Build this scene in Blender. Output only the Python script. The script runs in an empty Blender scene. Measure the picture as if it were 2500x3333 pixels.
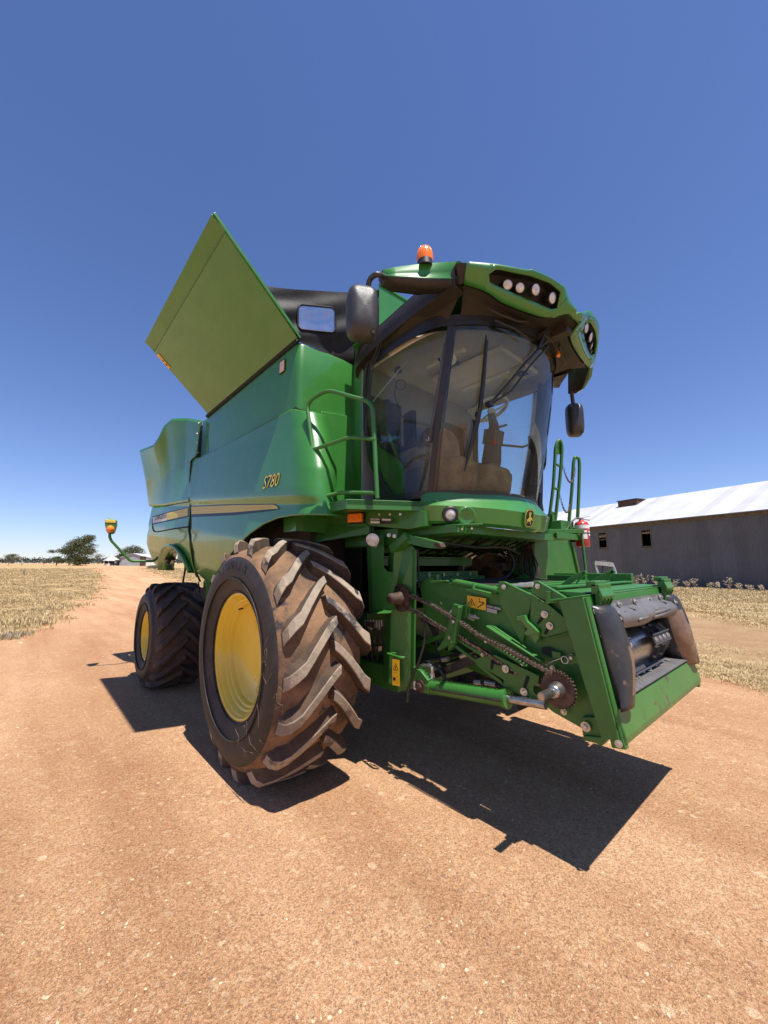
import bpy, bmesh, math, random
from mathutils import Vector, Matrix, noise
random.seed(7)
V=Vector; PI=math.pi
SC=bpy.context.scene; COL=SC.collection
# ---------------------------------------------------------------- camera model (metres, machine frame: +X forward, +Y machine left)
CAMP=V((3.62,-3.474,1.751)); YAW,PITCH,ROLL,FPX=.724,.136,-.003,1304.
_fh=V((-math.cos(YAW),math.sin(YAW),0)); _r=V((math.sin(YAW),math.cos(YAW),0)); _u=V((0,0,1))
CF=math.cos(PITCH)*_fh+math.sin(PITCH)*_u; _U=-math.sin(PITCH)*_fh+math.cos(PITCH)*_u
CR=math.cos(ROLL)*_r+math.sin(ROLL)*_U; CU=-math.sin(ROLL)*_r+math.cos(ROLL)*_U
def ray(px,py): return CF*FPX+CR*(px-1250)-CU*(py-1666.5)
def P(px,py,x=None,y=None,z=None):
    d=ray(px,py); a,v=(0,x) if x is not None else (1,y) if y is not None else (2,z)
    return CAMP+d*((v-CAMP[a])/d[a])
def PN(px,py,pt,n):
    d=ray(px,py); return CAMP+d*(((V(pt)-CAMP).dot(n))/d.dot(n))
def PX(pts,**k): return [P(a,b,**k) for a,b in pts]
# ---------------------------------------------------------------- materials
def _mix(nt,fac,a,b):
    m=nt.nodes.new('ShaderNodeMix'); m.data_type='RGBA'
    nt.links.new(fac,m.inputs[0])
    for s,i in ((a,6),(b,7)):
        if isinstance(s,(tuple,list)): m.inputs[i].default_value=(*s[:3],1)
        else: nt.links.new(s,m.inputs[i])
    return m.outputs[2]
def _noise(nt,scale,detail=6,rough=.6,vec=None,typ='N'):
    n=nt.nodes.new('ShaderNodeTexNoise' if typ=='N' else 'ShaderNodeTexVoronoi')
    n.inputs['Scale'].default_value=scale
    if typ=='N': n.inputs['Detail'].default_value=detail; n.inputs['Roughness'].default_value=rough
    if vec is not None: nt.links.new(vec,n.inputs['Vector'])
    return n
def _ramp(nt,src,stops):
    r=nt.nodes.new('ShaderNodeValToRGB'); e=r.color_ramp.elements
    while len(e)<len(stops): e.new(.5)
    for k,(p,c) in enumerate(stops):
        e[k].position=p; e[k].color=(*c,1) if len(c)==3 else c
    nt.links.new(src,r.inputs[0]); return r.outputs[0]
def _bump(nt,src,strength,dist=.01,prev=None):
    b=nt.nodes.new('ShaderNodeBump'); b.inputs['Strength'].default_value=strength; b.inputs['Distance'].default_value=dist
    nt.links.new(src,b.inputs['Height'])
    if prev is not None: nt.links.new(prev,b.inputs['Normal'])
    return b.outputs[0]
def newmat(name):
    m=bpy.data.materials.new(name); m.use_nodes=True; nt=m.node_tree
    b=nt.nodes['Principled BSDF']; tc=nt.nodes.new('ShaderNodeTexCoord')
    return m,nt,b,tc.outputs['Object']
M={}
def mat(name,c,c2=None,rough=.5,metal=0,coat=0,ns=4,lo=.4,hi=.65,bump=0,bs=60,spec=.5,c3=None,n3=30,lo3=.6,hi3=.68,rv=.0,trans=0):
    m,nt,b,vec=newmat(name)
    col=c
    if c2:
        n=_noise(nt,ns,8,.62,vec); f=_ramp(nt,n.outputs[0],[(lo,(0,0,0)),(hi,(1,1,1))]); col=_mix(nt,f,c,c2)
    if c3:
        n=_noise(nt,n3,8,.7,vec); f=_ramp(nt,n.outputs[0],[(lo3,(0,0,0)),(hi3,(1,1,1))]); col=_mix(nt,f,col if not isinstance(col,tuple) else c,c3)
    if isinstance(col,tuple): b.inputs['Base Color'].default_value=(*col,1)
    else: nt.links.new(col,b.inputs['Base Color'])
    b.inputs['Roughness'].default_value=rough; b.inputs['Metallic'].default_value=metal
    b.inputs['Coat Weight'].default_value=coat; b.inputs['Coat Roughness'].default_value=.05
    b.inputs['Specular IOR Level'].default_value=spec
    if rv:
        n=_noise(nt,9,7,.65,vec); mr=nt.nodes.new('ShaderNodeMapRange'); mr.inputs[3].default_value=max(.02,rough-rv); mr.inputs[4].default_value=rough+rv
        nt.links.new(n.outputs[0],mr.inputs[0]); nt.links.new(mr.outputs[0],b.inputs['Roughness'])
    if bump:
        n=_noise(nt,bs,6,.65,vec); nt.links.new(_bump(nt,n.outputs[0],bump),b.inputs['Normal'])
    M[name]=m; return m
mat('green_paint',(.034,.178,.026),(.040,.195,.031),rough=.36,coat=.7,spec=.45,ns=2.5,c3=(.085,.15,.055),n3=5,lo3=.58,hi3=.95,rv=.08)
mat('green_frame',(.030,.142,.020),(.037,.162,.026),rough=.46,coat=.15,ns=5,c3=(.085,.09,.045),n3=9,lo3=.55,hi3=.85,bump=.03,bs=40,rv=.1)
mat('green_worn',(.045,.155,.03),(.06,.175,.04),rough=.45,coat=.15,ns=5,c3=(.085,.058,.045),n3=4.2,lo3=.595,hi3=.605,bump=.06,bs=30)
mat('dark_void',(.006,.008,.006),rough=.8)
mat('yellow_paint',(.72,.50,.012),(.76,.54,.02),rough=.32,coat=.5,ns=3,rv=.08)
mat('stripe_yellow',(.62,.5,.09),rough=.4)
mat('stripe_cream',(.62,.6,.48),rough=.4)
mat('stripe_line',(.45,.34,.045),rough=.4)
mat('navy_trim',(.01,.014,.02),rough=.4)
mat('black_plastic',(.011,.011,.012),(.02,.019,.019),rough=.42,ns=12,bump=.12,bs=300,rv=.08)
mat('mirror_plastic',(.028,.028,.03),(.05,.047,.044),rough=.36,ns=8,bump=.25,bs=420)
mat('brown_plastic',(.018,.013,.011),(.032,.023,.018),rough=.55,ns=4,bump=.1,bs=120)
mat('tarp',(.012,.011,.012),(.026,.022,.020),rough=.62,spec=.25,ns=5,bump=.45,bs=9)
mat('rubber',(.016,.014,.014),(.034,.026,.022),rough=.62,ns=7,c3=(.085,.06,.045),n3=5,lo3=.55,hi3=.85,bump=.15,bs=90)
mat('tread',(.38,.295,.205),(.22,.175,.13),rough=.85,ns=4.5,lo=.36,hi=.62,c3=(.05,.045,.045),n3=3.6,lo3=.55,hi3=.63,bump=.5,bs=45)
mat('tread_side',(.10,.058,.033),(.05,.033,.024),rough=.9,ns=6,bump=.5,bs=60)
mat('tread_groove',(.25,.14,.072),(.085,.05,.03),rough=.95,ns=3,bump=.6,bs=40,c3=(.04,.035,.033),n3=2.3,lo3=.57,hi3=.62)
mat('rear_tread',(.05,.038,.032),(.095,.062,.045),rough=.8,ns=6,bump=.3,bs=60)
mat('steel',(.45,.44,.42),(.3,.29,.27),rough=.3,metal=.9,ns=30,bump=.05)
mat('zinc',(.6,.58,.52),(.45,.43,.38),rough=.35,metal=.7,ns=40)
mat('rust_steel',(.065,.036,.025),(.13,.085,.06),rough=.7,metal=.4,ns=18,bump=.4,bs=80)
mat('chain_steel',(.09,.065,.05),(.24,.20,.16),rough=.5,metal=.7,ns=40,bump=.2,bs=80)
mat('worn_liner',(.022,.021,.021),(.04,.037,.035),rough=.38,ns=6,c3=(.21,.12,.065),n3=2.7,lo3=.57,hi3=.62,bump=.1,bs=60)
mat('rubbed_steel',(.20,.13,.085),(.30,.20,.14),rough=.5,metal=.4,ns=12,c3=(.13,.07,.04),n3=9,bump=.1)
mat('grey_poly',(.10,.096,.094),(.14,.13,.125),rough=.45,ns=5,bump=.08,bs=90)
mat('recess_dark',(.012,.011,.010),rough=.6)
mat('lamp_orange',(.9,.20,.012),(.95,.27,.03),rough=.25,coat=.5,ns=60)
mat('lamp_clear',(.7,.7,.68),(.42,.4,.38),rough=.12,coat=1,ns=25)
mat('lamp_amber_lens',(.75,.5,.32),(.6,.45,.35),rough=.15,coat=1,ns=25)
mat('white_label',(.75,.75,.72),rough=.5)
mat('label_grey',(.45,.45,.44),rough=.5)
mat('label_blue',(.08,.12,.3),rough=.5)
mat('warn_yellow',(.75,.42,.02),rough=.45)
mat('ink',(.01,.01,.01),rough=.5)
mat('red_paint',(.45,.02,.02),(.5,.035,.03),rough=.3,coat=.6,ns=8)
mat('cab_grey',(.62,.58,.5),(.66,.62,.54),rough=.7,ns=3,bump=.05)
mat('cab_dark',(.035,.036,.042),(.05,.05,.055),rough=.6,ns=5)
mat('cab_wall',(.24,.24,.25),(.28,.27,.27),rough=.75,ns=4)
mat('sheepskin',(.19,.13,.085),(.32,.24,.16),rough=.95,ns=7,bump=1,bs=30)
mat('seat_cloth',(.03,.033,.05),(.04,.045,.06),rough=.9,ns=20)
mat('beige_plastic',(.42,.38,.28),rough=.4)
mat('hose',(.012,.012,.012),(.03,.025,.02),rough=.5,ns=12)
mat('red_plastic',(.5,.02,.02),rough=.4)
mat('straw_string',(.17,.125,.085),rough=.8)
mat('mirror_glass',(.8,.82,.85),rough=.03,metal=1)
def glassmat(name,tint,dust=.06,mix=.05):
    m,nt,b,vec=newmat(name); nt.nodes.remove(b); out=nt.nodes['Material Output']
    tr=nt.nodes.new('ShaderNodeBsdfTransparent'); tr.inputs[0].default_value=(*tint,1)
    gl=nt.nodes.new('ShaderNodeBsdfGlossy'); gl.inputs['Roughness'].default_value=.015
    fr=nt.nodes.new('ShaderNodeFresnel'); fr.inputs[0].default_value=1.52
    ma=nt.nodes.new('ShaderNodeMath'); ma.operation='MULTIPLY_ADD'; ma.inputs[1].default_value=.95; ma.inputs[2].default_value=mix; nt.links.new(fr.outputs[0],ma.inputs[0])
    ms=nt.nodes.new('ShaderNodeMixShader'); nt.links.new(ma.outputs[0],ms.inputs[0]); nt.links.new(tr.outputs[0],ms.inputs[1]); nt.links.new(gl.outputs[0],ms.inputs[2])
    df=nt.nodes.new('ShaderNodeBsdfDiffuse'); df.inputs[0].default_value=(.45,.38,.3,1)
    n=_noise(nt,5,9,.7,vec); r=_ramp(nt,n.outputs[0],[(.35,(.0,.0,.0)),(.8,(dust*2.2,)*3)])
    m2=nt.nodes.new('ShaderNodeMixShader'); nt.links.new(r,m2.inputs[0]); nt.links.new(ms.outputs[0],m2.inputs[1]); nt.links.new(df.outputs[0],m2.inputs[2])
    nt.links.new(m2.outputs[0],out.inputs[0]); M[name]=m
glassmat('glass',(.83,.96,.95),.06,.008); glassmat('tarp_window',(.96,.97,1),.16,.03)
# ---------------------------------------------------------------- mesh builder
def rotm(d,up=V((0,0,1))):
    z=V(d).normalized(); x=up.cross(z)
    if x.length<1e-4: x=V((1,0,0)).cross(z)
    if x.length<1e-4: x=V((0,1,0))
    x.normalize(); y=z.cross(x); return Matrix((x,y,z)).transposed()
SPLIT={'bolt','platform_bolt','beam_bolt','guard_bolt','flap_bolt','liner_rivet','side_plate','glass_border','drive_chain','roof_side','strut','hose','hose_fitting','handrail','safety_chain','hook','maker_plate','slot_opening','deck_bracket','conveyor_chain','conveyor_slat','back_ledge','side_tab','foot_bracket','edge_tube','underside_fitting','wire_ring','gusset_plate','chain_guard','latch_arm','door_frame','glass_clamp','seal_strip','console_part','side_console','wiper','platform','bracket','cross_beam','light_bracket','rear_linkage','hydraulic_valve','lock_pin','platform_beam','lift_cylinder','roof_console','monitor','frame_part','engine_deck','side_guard','light_recess','roof_underside','cable','step_plate','posts','conveyor_drum','feeder_support','eave_beam','wall','roof','stripe','lip_pin','lip_plate'}
class MB:
    def __init__(s): s.v=[];s.f=[];s.mi=[];s.sm=[]
    def add(s,vs,fs,m=0,sm=False):
        o=len(s.v); s.v+= [tuple(a) for a in vs]
        for f in fs: s.f.append(tuple(i+o for i in f)); s.mi.append(m); s.sm.append(sm)
        return s
    def box(s,c,sz,R=None,m=0):
        c=V(c); h=V(sz)*.5; vs=[]
        for dx in (-1,1):
            for dy in (-1,1):
                for dz in (-1,1):
                    p=V((dx*h.x,dy*h.y,dz*h.z)); vs.append(c+(R@p if R else p))
        return s.add(vs,[(0,1,3,2),(4,6,7,5),(0,4,5,1),(2,3,7,6),(0,2,6,4),(1,5,7,3)],m)
    def bb(s,a,b,m=0): # box by corners
        a=V(a);b=V(b); return s.box((a+b)/2,[abs(b[i]-a[i]) for i in range(3)],None,m)
    def bar(s,a,b,w,h,m=0,up=V((0,0,1))):
        a=V(a);b=V(b); return s.box((a+b)/2,(w,h,(b-a).length),rotm(b-a,up),m)
    def cyl(s,a,b,r0,r1=None,n=20,m=0,cap=True,sm=True):
        a=V(a);b=V(b); r1=r0 if r1 is None else r1; R=rotm(b-a); vs=[]
        for k in range(n):
            t=2*PI*k/n; d=R@V((math.cos(t),math.sin(t),0)); vs.append(a+d*r0); vs.append(b+d*r1)
        s.add(vs,[(2*k,2*((k+1)%n),2*((k+1)%n)+1,2*k+1) for k in range(n)],m,sm)
        if cap: s.add(vs[0::2],[tuple(range(n))[::-1]],m); s.add(vs[1::2],[tuple(range(n))],m)
        return s
    def rev(s,prof,o,ax,n=32,m=0,sm=True,capl=False):
        # prof: list (radius, height along axis)
        o=V(o); R=rotm(ax); vs=[]; L=len(prof)
        for k in range(n):
            t=2*PI*k/n
            for r,h in prof: vs.append(o+R@V((r*math.cos(t),r*math.sin(t),h)))
        s.add(vs,[(k*L+i,((k+1)%n)*L+i,((k+1)%n)*L+i+1,k*L+i+1) for k in range(n) for i in range(L-1)],m,sm); return s
    def tube(s,pts,r,n=8,m=0,cap=True,closed=False):
        pts=[V(p) for p in pts]; N=len(pts); vs=[]; up=None
        for i,p in enumerate(pts):
            if closed: d=pts[(i+1)%N]-pts[i-1]
            else: d=(pts[min(i+1,N-1)]-pts[max(i-1,0)])
            d.normalize()
            if up is None: up=d.orthogonal().normalized()
            up=(up-d*up.dot(d)).normalized(); sd=d.cross(up)
            rr=r[i] if isinstance(r,(list,tuple)) else r
            for k in range(n):
                t=2*PI*k/n; vs.append(p+(up*math.cos(t)+sd*math.sin(t))*rr)
        K=N if closed else N-1
        s.add(vs,[(i*n+k,i*n+(k+1)%n,((i+1)%N)*n+(k+1)%n,((i+1)%N)*n+k) for i in range(K) for k in range(n)],m,True)
        if cap and not closed: s.add(vs[:n],[tuple(range(n))[::-1]],m); s.add(vs[-n:],[tuple(range(n))],m)
        return s
    def prism(s,poly,vec,m=0,sm=False):
        poly=[V(p) for p in poly]; n=len(poly); vec=V(vec)
        vs=poly+[p+vec for p in poly]
        s.add(vs,[tuple(range(n))[::-1],tuple(range(n,2*n))]+[(i,(i+1)%n,n+(i+1)%n,n+i) for i in range(n)],m,sm); return s
    def quad(s,a,b,c,d,m=0): return s.add([a,b,c,d],[(0,1,2,3)],m)
    def poly(s,pts,m=0): return s.add(pts,[tuple(range(len(pts)))],m)
    def grid(s,rows,m=0,sm=True,flip=False):
        L=len(rows[0]); vs=[p for r in rows for p in r]; fs=[]
        for j in range(len(rows)-1):
            for i in range(L-1):
                f=(j*L+i,j*L+i+1,(j+1)*L+i+1,(j+1)*L+i); fs.append(f[::-1] if flip else f)
        return s.add(vs,fs,m,sm)
    def sph(s,c,r,n=12,k=8,m=0,sc=(1,1,1),half=False):
        c=V(c); rows=[]
        for j in range(k+1):
            ph=(PI/2 if half else PI)*j/k; rows.append([c+V((math.sin(ph)*math.cos(2*PI*i/n)*r*sc[0],math.sin(ph)*math.sin(2*PI*i/n)*r*sc[1],math.cos(ph)*r*sc[2])) for i in range(n+1)])
        return s.grid(rows,m)
    def bolt(s,c,ax,r=.012,h=.012,m=0,washer=True):
        c=V(c);ax=V(ax).normalized()
        if washer: s.cyl(c,c+ax*h*.35,r*1.9,n=16,m=m)
        s.cyl(c+ax*h*.3,c+ax*h*1.3,r,n=6,m=m,sm=False); return s
    def pieces(s):
        n=len(s.v); par=list(range(n))
        def fd(a):
            while par[a]!=a: par[a]=par[par[a]]; a=par[a]
            return a
        for f in s.f:
            r=fd(f[0])
            for i in f[1:]: par[fd(i)]=r
        bb={}
        for i,v in enumerate(s.v):
            r=fd(i); b=bb.get(r)
            if b is None: bb[r]=[*v,*v]
            else:
                for k in range(3): b[k]=min(b[k],v[k]); b[k+3]=max(b[k+3],v[k])
        ks=list(bb); g={k:k for k in ks}
        def fg(a):
            while g[a]!=a: a=g[a]
            return a
        e=.012
        for i,a in enumerate(ks):
            A=bb[a]
            for b in ks[i+1:]:
                B=bb[b]
                if all(A[k]-e<=B[k+3] and B[k]-e<=A[k+3] for k in range(3)):
                    x,y=fg(a),fg(b)
                    if x!=y: g[y]=x
        out={}
        for fi,f in enumerate(s.f): out.setdefault(fg(fd(f[0])),[]).append(fi)
        res=[]
        for k,fl in out.items():
            m=MB(); mp={}
            for fi in fl:
                t=[]
                for i in s.f[fi]:
                    if i not in mp: mp[i]=len(m.v); m.v.append(s.v[i])
                    t.append(mp[i])
                m.f.append(tuple(t)); m.mi.append(s.mi[fi]); m.sm.append(s.sm[fi])
            res.append(m)
        return res
    def build(s,name,mats,parent=None,bevel=0,seg=2,solid=0,weld=False,subsurf=0,split=None):
        if split is None: split=name in SPLIT
        if split:
            ps=s.pieces()
            if len(ps)>1: return [p.build(name,mats,parent,bevel,seg,solid,weld,subsurf,False) for p in ps][0]
        me=bpy.data.meshes.new(name); me.from_pydata(s.v,[],s.f)
        if isinstance(mats,str): mats=[mats]
        for k in mats: me.materials.append(M[k])
        me.polygons.foreach_set('material_index',s.mi); me.polygons.foreach_set('use_smooth',s.sm); me.update()
        if weld:
            bm=bmesh.new(); bm.from_mesh(me); bmesh.ops.remove_doubles(bm,verts=bm.verts,dist=1e-4); bm.to_mesh(me); bm.free()
        o=bpy.data.objects.new(name,me); COL.objects.link(o)
        if parent is not None: o.parent=parent
        if solid: q=o.modifiers.new('s','SOLIDIFY'); q.thickness=solid; q.offset=0
        if subsurf: q=o.modifiers.new('u','SUBSURF'); q.levels=q.render_levels=subsurf
        if bevel: q=o.modifiers.new('b','BEVEL'); q.width=bevel; q.segments=seg; q.limit_method='ANGLE'; q.angle_limit=.6; q.harden_normals=False
        return o
def thing(name,label,cat,loc=(0,0,0),group=None):
    o=bpy.data.objects.new(name,None); COL.objects.link(o); o.location=loc; o.empty_display_size=.1
    tag(o,label,cat,group); return o
def tag(o,label,cat,group=None):
    o['label']=label; o['category']=cat
    if group: o['group']=group
    return o
def polyint(pts,n):
    pts=[V(p) for p in pts]; L=[0]
    for i in range(1,len(pts)): L.append(L[-1]+(pts[i]-pts[i-1]).length)
    out=[];k=0
    for j in range(n+1):
        t=L[-1]*j/n
        while k<len(pts)-2 and L[k+1]<t: k+=1
        d=L[k+1]-L[k]; out.append(pts[k].lerp(pts[k+1],(t-L[k])/d if d>1e-9 else 0))
    return out
def smoothp(pts,per=6,closed=False):
    pts=[V(p) for p in pts]; n=len(pts); out=[]
    rng=n if closed else n-1
    for i in range(rng):
        p0=pts[i-1] if (closed or i>0) else pts[i]; p1=pts[i]; p2=pts[(i+1)%n]; p3=pts[(i+2)%n] if (closed or i+2<n) else p2
        for k in range(per):
            t=k/per; out.append(.5*((2*p1)+(p2-p0)*t+(2*p0-5*p1+4*p2-p3)*t*t+(3*p1-p0-3*p2+p3)*t**3))
    if not closed: out.append(pts[-1])
    return out
def fillet(pts,rad,n=5):
    pts=[V(p) for p in pts]; out=[pts[0]]
    for i in range(1,len(pts)-1):
        a,b,c=pts[i-1],pts[i],pts[i+1]; r=min(rad,(a-b).length*.48,(c-b).length*.48)
        s=b+(a-b).normalized()*r; e=b+(c-b).normalized()*r
        for k in range(n+1):
            t=k/n; out.append(s*(1-t)**2+b*2*t*(1-t)+e*t*t)
    out.append(pts[-1]); return out
def coons(bot,top,left,right,nu,nv,yf=None):
    B=polyint(bot,nu);T=polyint(top,nu);Lf=polyint(left,nv);R=polyint(right,nv); rows=[]
    for j in range(nv+1):
        v=j/nv; row=[]
        for i in range(nu+1):
            u=i/nu
            p=(1-v)*B[i]+v*T[i]+(1-u)*Lf[j]+u*R[j]-((1-u)*(1-v)*B[0]+u*(1-v)*B[-1]+(1-u)*v*T[0]+u*v*T[-1])
            if yf: p=yf(p,u,v)
            row.append(p)
        rows.append(row)
    return rows
def textmesh(txt,size=1,shear=0,sx=1,bold=0):
    cu=bpy.data.curves.new('t','FONT'); cu.body=txt; cu.size=size; cu.shear=shear; cu.offset=bold; cu.resolution_u=3
    o=bpy.data.objects.new('t',cu); COL.objects.link(o); bpy.context.view_layer.update()
    me=bpy.data.meshes.new_from_object(o); vs=[V((v.co.x*sx,v.co.y,0)) for v in me.vertices]; fs=[tuple(p.vertices) for p in me.polygons]
    bpy.data.objects.remove(o); bpy.data.curves.remove(cu); bpy.data.meshes.remove(me); return vs,fs
def addtext(mb,txt,o,ux,uy,size,m,shear=0,sx=1,bold=0):
    vs,fs=textmesh(txt,size,shear,sx,bold); o=V(o);ux=V(ux);uy=V(uy); mb.add([o+ux*v.x+uy*v.y for v in vs],fs,m)
# ---------------------------------------------------------------- camera, sun, sky
cam=bpy.data.cameras.new('camera'); co=bpy.data.objects.new('camera',cam); COL.objects.link(co); SC.camera=co
cam.sensor_fit='HORIZONTAL'; cam.sensor_width=36; cam.lens=36*FPX/2500; cam.clip_start=.05; cam.clip_end=6000
co.matrix_world=Matrix.Translation(CAMP)@Matrix((CR,CU,-CF)).transposed().to_4x4()
SUND=V((.353,-.008,1)).normalized()
sl=bpy.data.lights.new('sun','SUN'); sl.energy=5; sl.angle=math.radians(.53); sl.color=(1,.955,.89)
so=bpy.data.objects.new('sun',sl); COL.objects.link(so); so.rotation_euler=SUND.to_track_quat('Z','Y').to_euler()
w=bpy.data.worlds.new('World'); SC.world=w; w.use_nodes=True; nt=w.node_tree
sk=nt.nodes.new('ShaderNodeTexSky'); sk.sky_type='NISHITA'; sk.sun_disc=False; sk.sun_elevation=math.asin(SUND.z); sk.sun_rotation=math.radians(90); sk.altitude=200; sk.air_density=1.0; sk.dust_density=.12; sk.ozone_density=2.6
bg=nt.nodes['Background']; hs=nt.nodes.new('ShaderNodeHueSaturation'); hs.inputs['Saturation'].default_value=1.05; nt.links.new(sk.outputs[0],hs.inputs['Color']); tn=nt.nodes.new('ShaderNodeMix'); tn.data_type='RGBA'; tn.blend_type='MULTIPLY'; tn.inputs[0].default_value=1; tn.inputs[7].default_value=(.92,.925,1.17,1); nt.links.new(hs.outputs[0],tn.inputs[6]); nt.links.new(tn.outputs[2],bg.inputs[0]); bg.inputs[1].default_value=.086
SC.view_settings.view_transform='Standard'; SC.view_settings.look='None'; SC.view_settings.exposure=.60; SC.view_settings.gamma=1
SC.render.engine='CYCLES'; SC.render.resolution_x=768; SC.render.resolution_y=1024
SC.cycles.max_bounces=8; SC.cycles.transparent_max_bounces=16
# ================================================================= COMBINE HARVESTER
H=thing('combine_harvester','large green combine harvester with yellow wheels parked on the orange gravel','combine harvester')
def zc(x): return 2.34+(.66-x)*.112
YP=[(-1.6,-1.40),(-1.2,-1.56),(-.9,-1.665),(-.6,-1.735),(-.42,-1.75),(-.12,-1.705),(-.05,-1.695),(.02,-1.725),(.1,-1.722),(.35,-1.69),(.7,-1.64),(1.0,-1.612),(1.5,-1.59),(2.4,-1.58)]
def Ys(x,z):
    w=z-zc(x)
    if w<=YP[0][0]: y=YP[0][1]
    elif w>=YP[-1][0]: y=YP[-1][1]
    else:
        for (a,b),(c,d) in zip(YP,YP[1:]):
            if a<=w<=c:
                t=(w-a)/(c-a); y=b+(d-b)*t; break
    if x<-2.6: y-=.05*min(1,(-2.6-x)/1.2)
    return y
def PS(px,py,off=0):
    y=-1.68
    for _ in range(12): p=P(px,py,y=y); y=Ys(p.x,p.z)-off
    return P(px,py,y=y)
def surf(p,u=0,v=0): return V((p.x,Ys(p.x,p.z),p.z))
def edge_thick(rows,t=.02):
    return rows
# --- front side panel (big green panel with the model number)
bot=[PS(*q) for q in [(684,1902),(705,1868),(735,1822),(779,1777),(814,1738),(860,1706),(905,1687),(950,1679),(1017,1675)]]
top=[PS(*q) for q in [(612,1490)]]+[P(660,1489,y=-1.6),P(740,1451,y=-1.6),P(850,1392,y=-1.6),P(957,1332,y=-1.6),P(978,1334,y=-1.62)]
left=[bot[0],PS(638,1859),PS(632,1800),PS(625,1740),PS(621,1660),PS(619,1560),top[0]]
right=[bot[-1],PS(1013,1640),PS(1003,1520),PS(993,1420),top[-1]]
def yf(p,u,v):
    y=Ys(p.x,p.z)
    if u>.93: y+=((u-.93)/.07)**2*.06; 
    return V((p.x,y,p.z))
rows=coons(bot,top,left,right,56,64,yf)
fr=[V((p.x+.035,p.y+.06,p.z)) for p in [r[-1] for r in rows]]; fr2=[V((p.x+.03,p.y+.22,p.z)) for p in [r[-1] for r in rows]]
rows=[r+[a,b] for r,a,b in zip(rows,fr,fr2)]
mb=MB().grid(rows); side=mb.build('side_panel','green_paint',H,solid=.012)
side['label']='front side panel with model number and yellow stripe'
# --- rear side panel lower + arch
cut=PS(617,1700)
bot=[PS(478,1765),PS(488,1798),PS(500,1830),PS(515,1844),PS(531,1853),PS(530,1835),PS(534,1812),PS(541,1792),PS(552,1780),PS(566,1776),PS(582,1783),PS(602,1805),PS(618,1832),PS(632,1862),PS(640,1880)]
top=[P(486,1650,y=-1.80),P(500,1648,y=-1.79),P(540,1645,y=-1.77),P(616,1632,y=-1.74)]
left=[bot[0],P(480,1720,y=-1.82),top[0]]; right=[bot[-1],PS(625,1820),PS(619,1760),PS(616,1700),top[-1]]
rowsL=coons(bot,top,left,right,48,40,surf)
mb=MB().grid(rowsL)
# closing return at the rear
r0=[r[0] for r in rowsL]; mb.grid([[a,V((a.x-.18,a.y+.5,a.z))] for a in r0])
rear=mb.build('side_panel','green_paint',H,solid=.012)
# arch lip of the rear panel
lip=smoothp([V((p.x,p.y-.01,p.z)) for p in bot[4:14]],5)
mb=MB(); mb.grid([[p,p+V((0,-.055,.02)),p+V((0,-.075,-.01)),p+V((0,.20,-.02))] for p in lip]); mb.build('arch_lip','green_paint',rear,solid=.008)
# --- rear upper flared cover
topc=[P(455,1466,y=-2.05),P(500,1449,y=-1.98),P(516,1425,y=-1.95),P(535,1385,y=-1.9),P(560,1364,y=-1.85),P(605,1362,y=-1.72),P(655,1371,y=-1.64)]
botc=[top[0]+V((0,-.004,.012)),top[1],top[2],top[3]]
rowsU=coons(botc,topc,[botc[0],P(474,1560,y=-1.93),topc[0]],[botc[-1],P(634,1520,y=-1.66),P(648,1430,y=-1.64),topc[-1]],40,30,lambda p,u,v: p+V((0,.055*math.sin(PI*v)*math.sin(PI*u),0)))
mb=MB().grid(rowsU); r0=[r[0] for r in rowsU]; mb.grid([[a,V((a.x-.1,a.y+.6,a.z))] for a in r0])
t0=rowsU[-1]; mb.grid([t0,[V((p.x,p.y+.05,p.z+.012)) for p in t0]])
up=mb.build('engine_cover','green_paint',H,solid=.012)
mb=MB()
for px,py in [(648,1378),(643,1412),(644,1441),(645,1474)]: mb.bolt(P(px,py,y=-1.66)+V((0,0,0)),(0,-1,0),.011,.012)
mb.build('bolt','zinc',up)
# inner upright tank side between rear cover and tank (dark gap + green post)
mb=MB().bb((-3.3,-1.57,2.35),(-2.62,-1.2,4.0)); mb.build('frame_post','brown_plastic',H)
# --- decals: stripe, letters, number
mb=MB()
def strip(q0,q1,n,m,off,mbx):
    # q0/q1 polylines of pixels bottom/top on the side surface
    A=polyint([PS(*q) for q in q0],n);B=polyint([PS(*q) for q in q1],n); rr=[]
    for v in range(5):
        rr.append([V(((a+(b-a)*v/4).x,Ys((a+(b-a)*v/4).x,(a+(b-a)*v/4).z)-off,(a+(b-a)*v/4).z)) for a,b in zip(A,B)])
    mbx.grid(rr,m)
strip([(626,1683),(760,1677),(885,1663),(914,1657)],[(626,1646),(760,1641),(901,1640),(914,1656)],40,1,.010,mb)
strip([(626,1674),(760,1668),(880,1658),(909,1656)],[(626,1650),(760,1645),(899,1643),(911,1655)],40,0,.013,mb)
for t in (.25,.5,.75):
    def lp(a,b): return (a[0]+(b[0]-a[0])*t,a[1]+(b[1]-a[1])*t)
    a=[lp(x,y) for x,y in zip([(626,1674),(760,1668),(880,1658)],[(626,1650),(760,1645),(899,1643)])]
    strip([(x,y+.7) for x,y in a],[(x,y-.7) for x,y in a],30,2,.0145,mb)
mb.build('yellow_stripe',['stripe_yellow','navy_trim','stripe_line'],side)
mb=MB()
strip([(498,1708),(560,1694),(615,1682)],[(498,1681),(560,1664),(615,1651)],30,1,.010,mb)
strip([(500,1704),(560,1690),(615,1678)],[(500,1684),(560,1667),(615,1654)],30,0,.013,mb)
strip([(500,1704),(545,1694)],[(500,1684),(545,1672)],14,3,.0145,mb)
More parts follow.
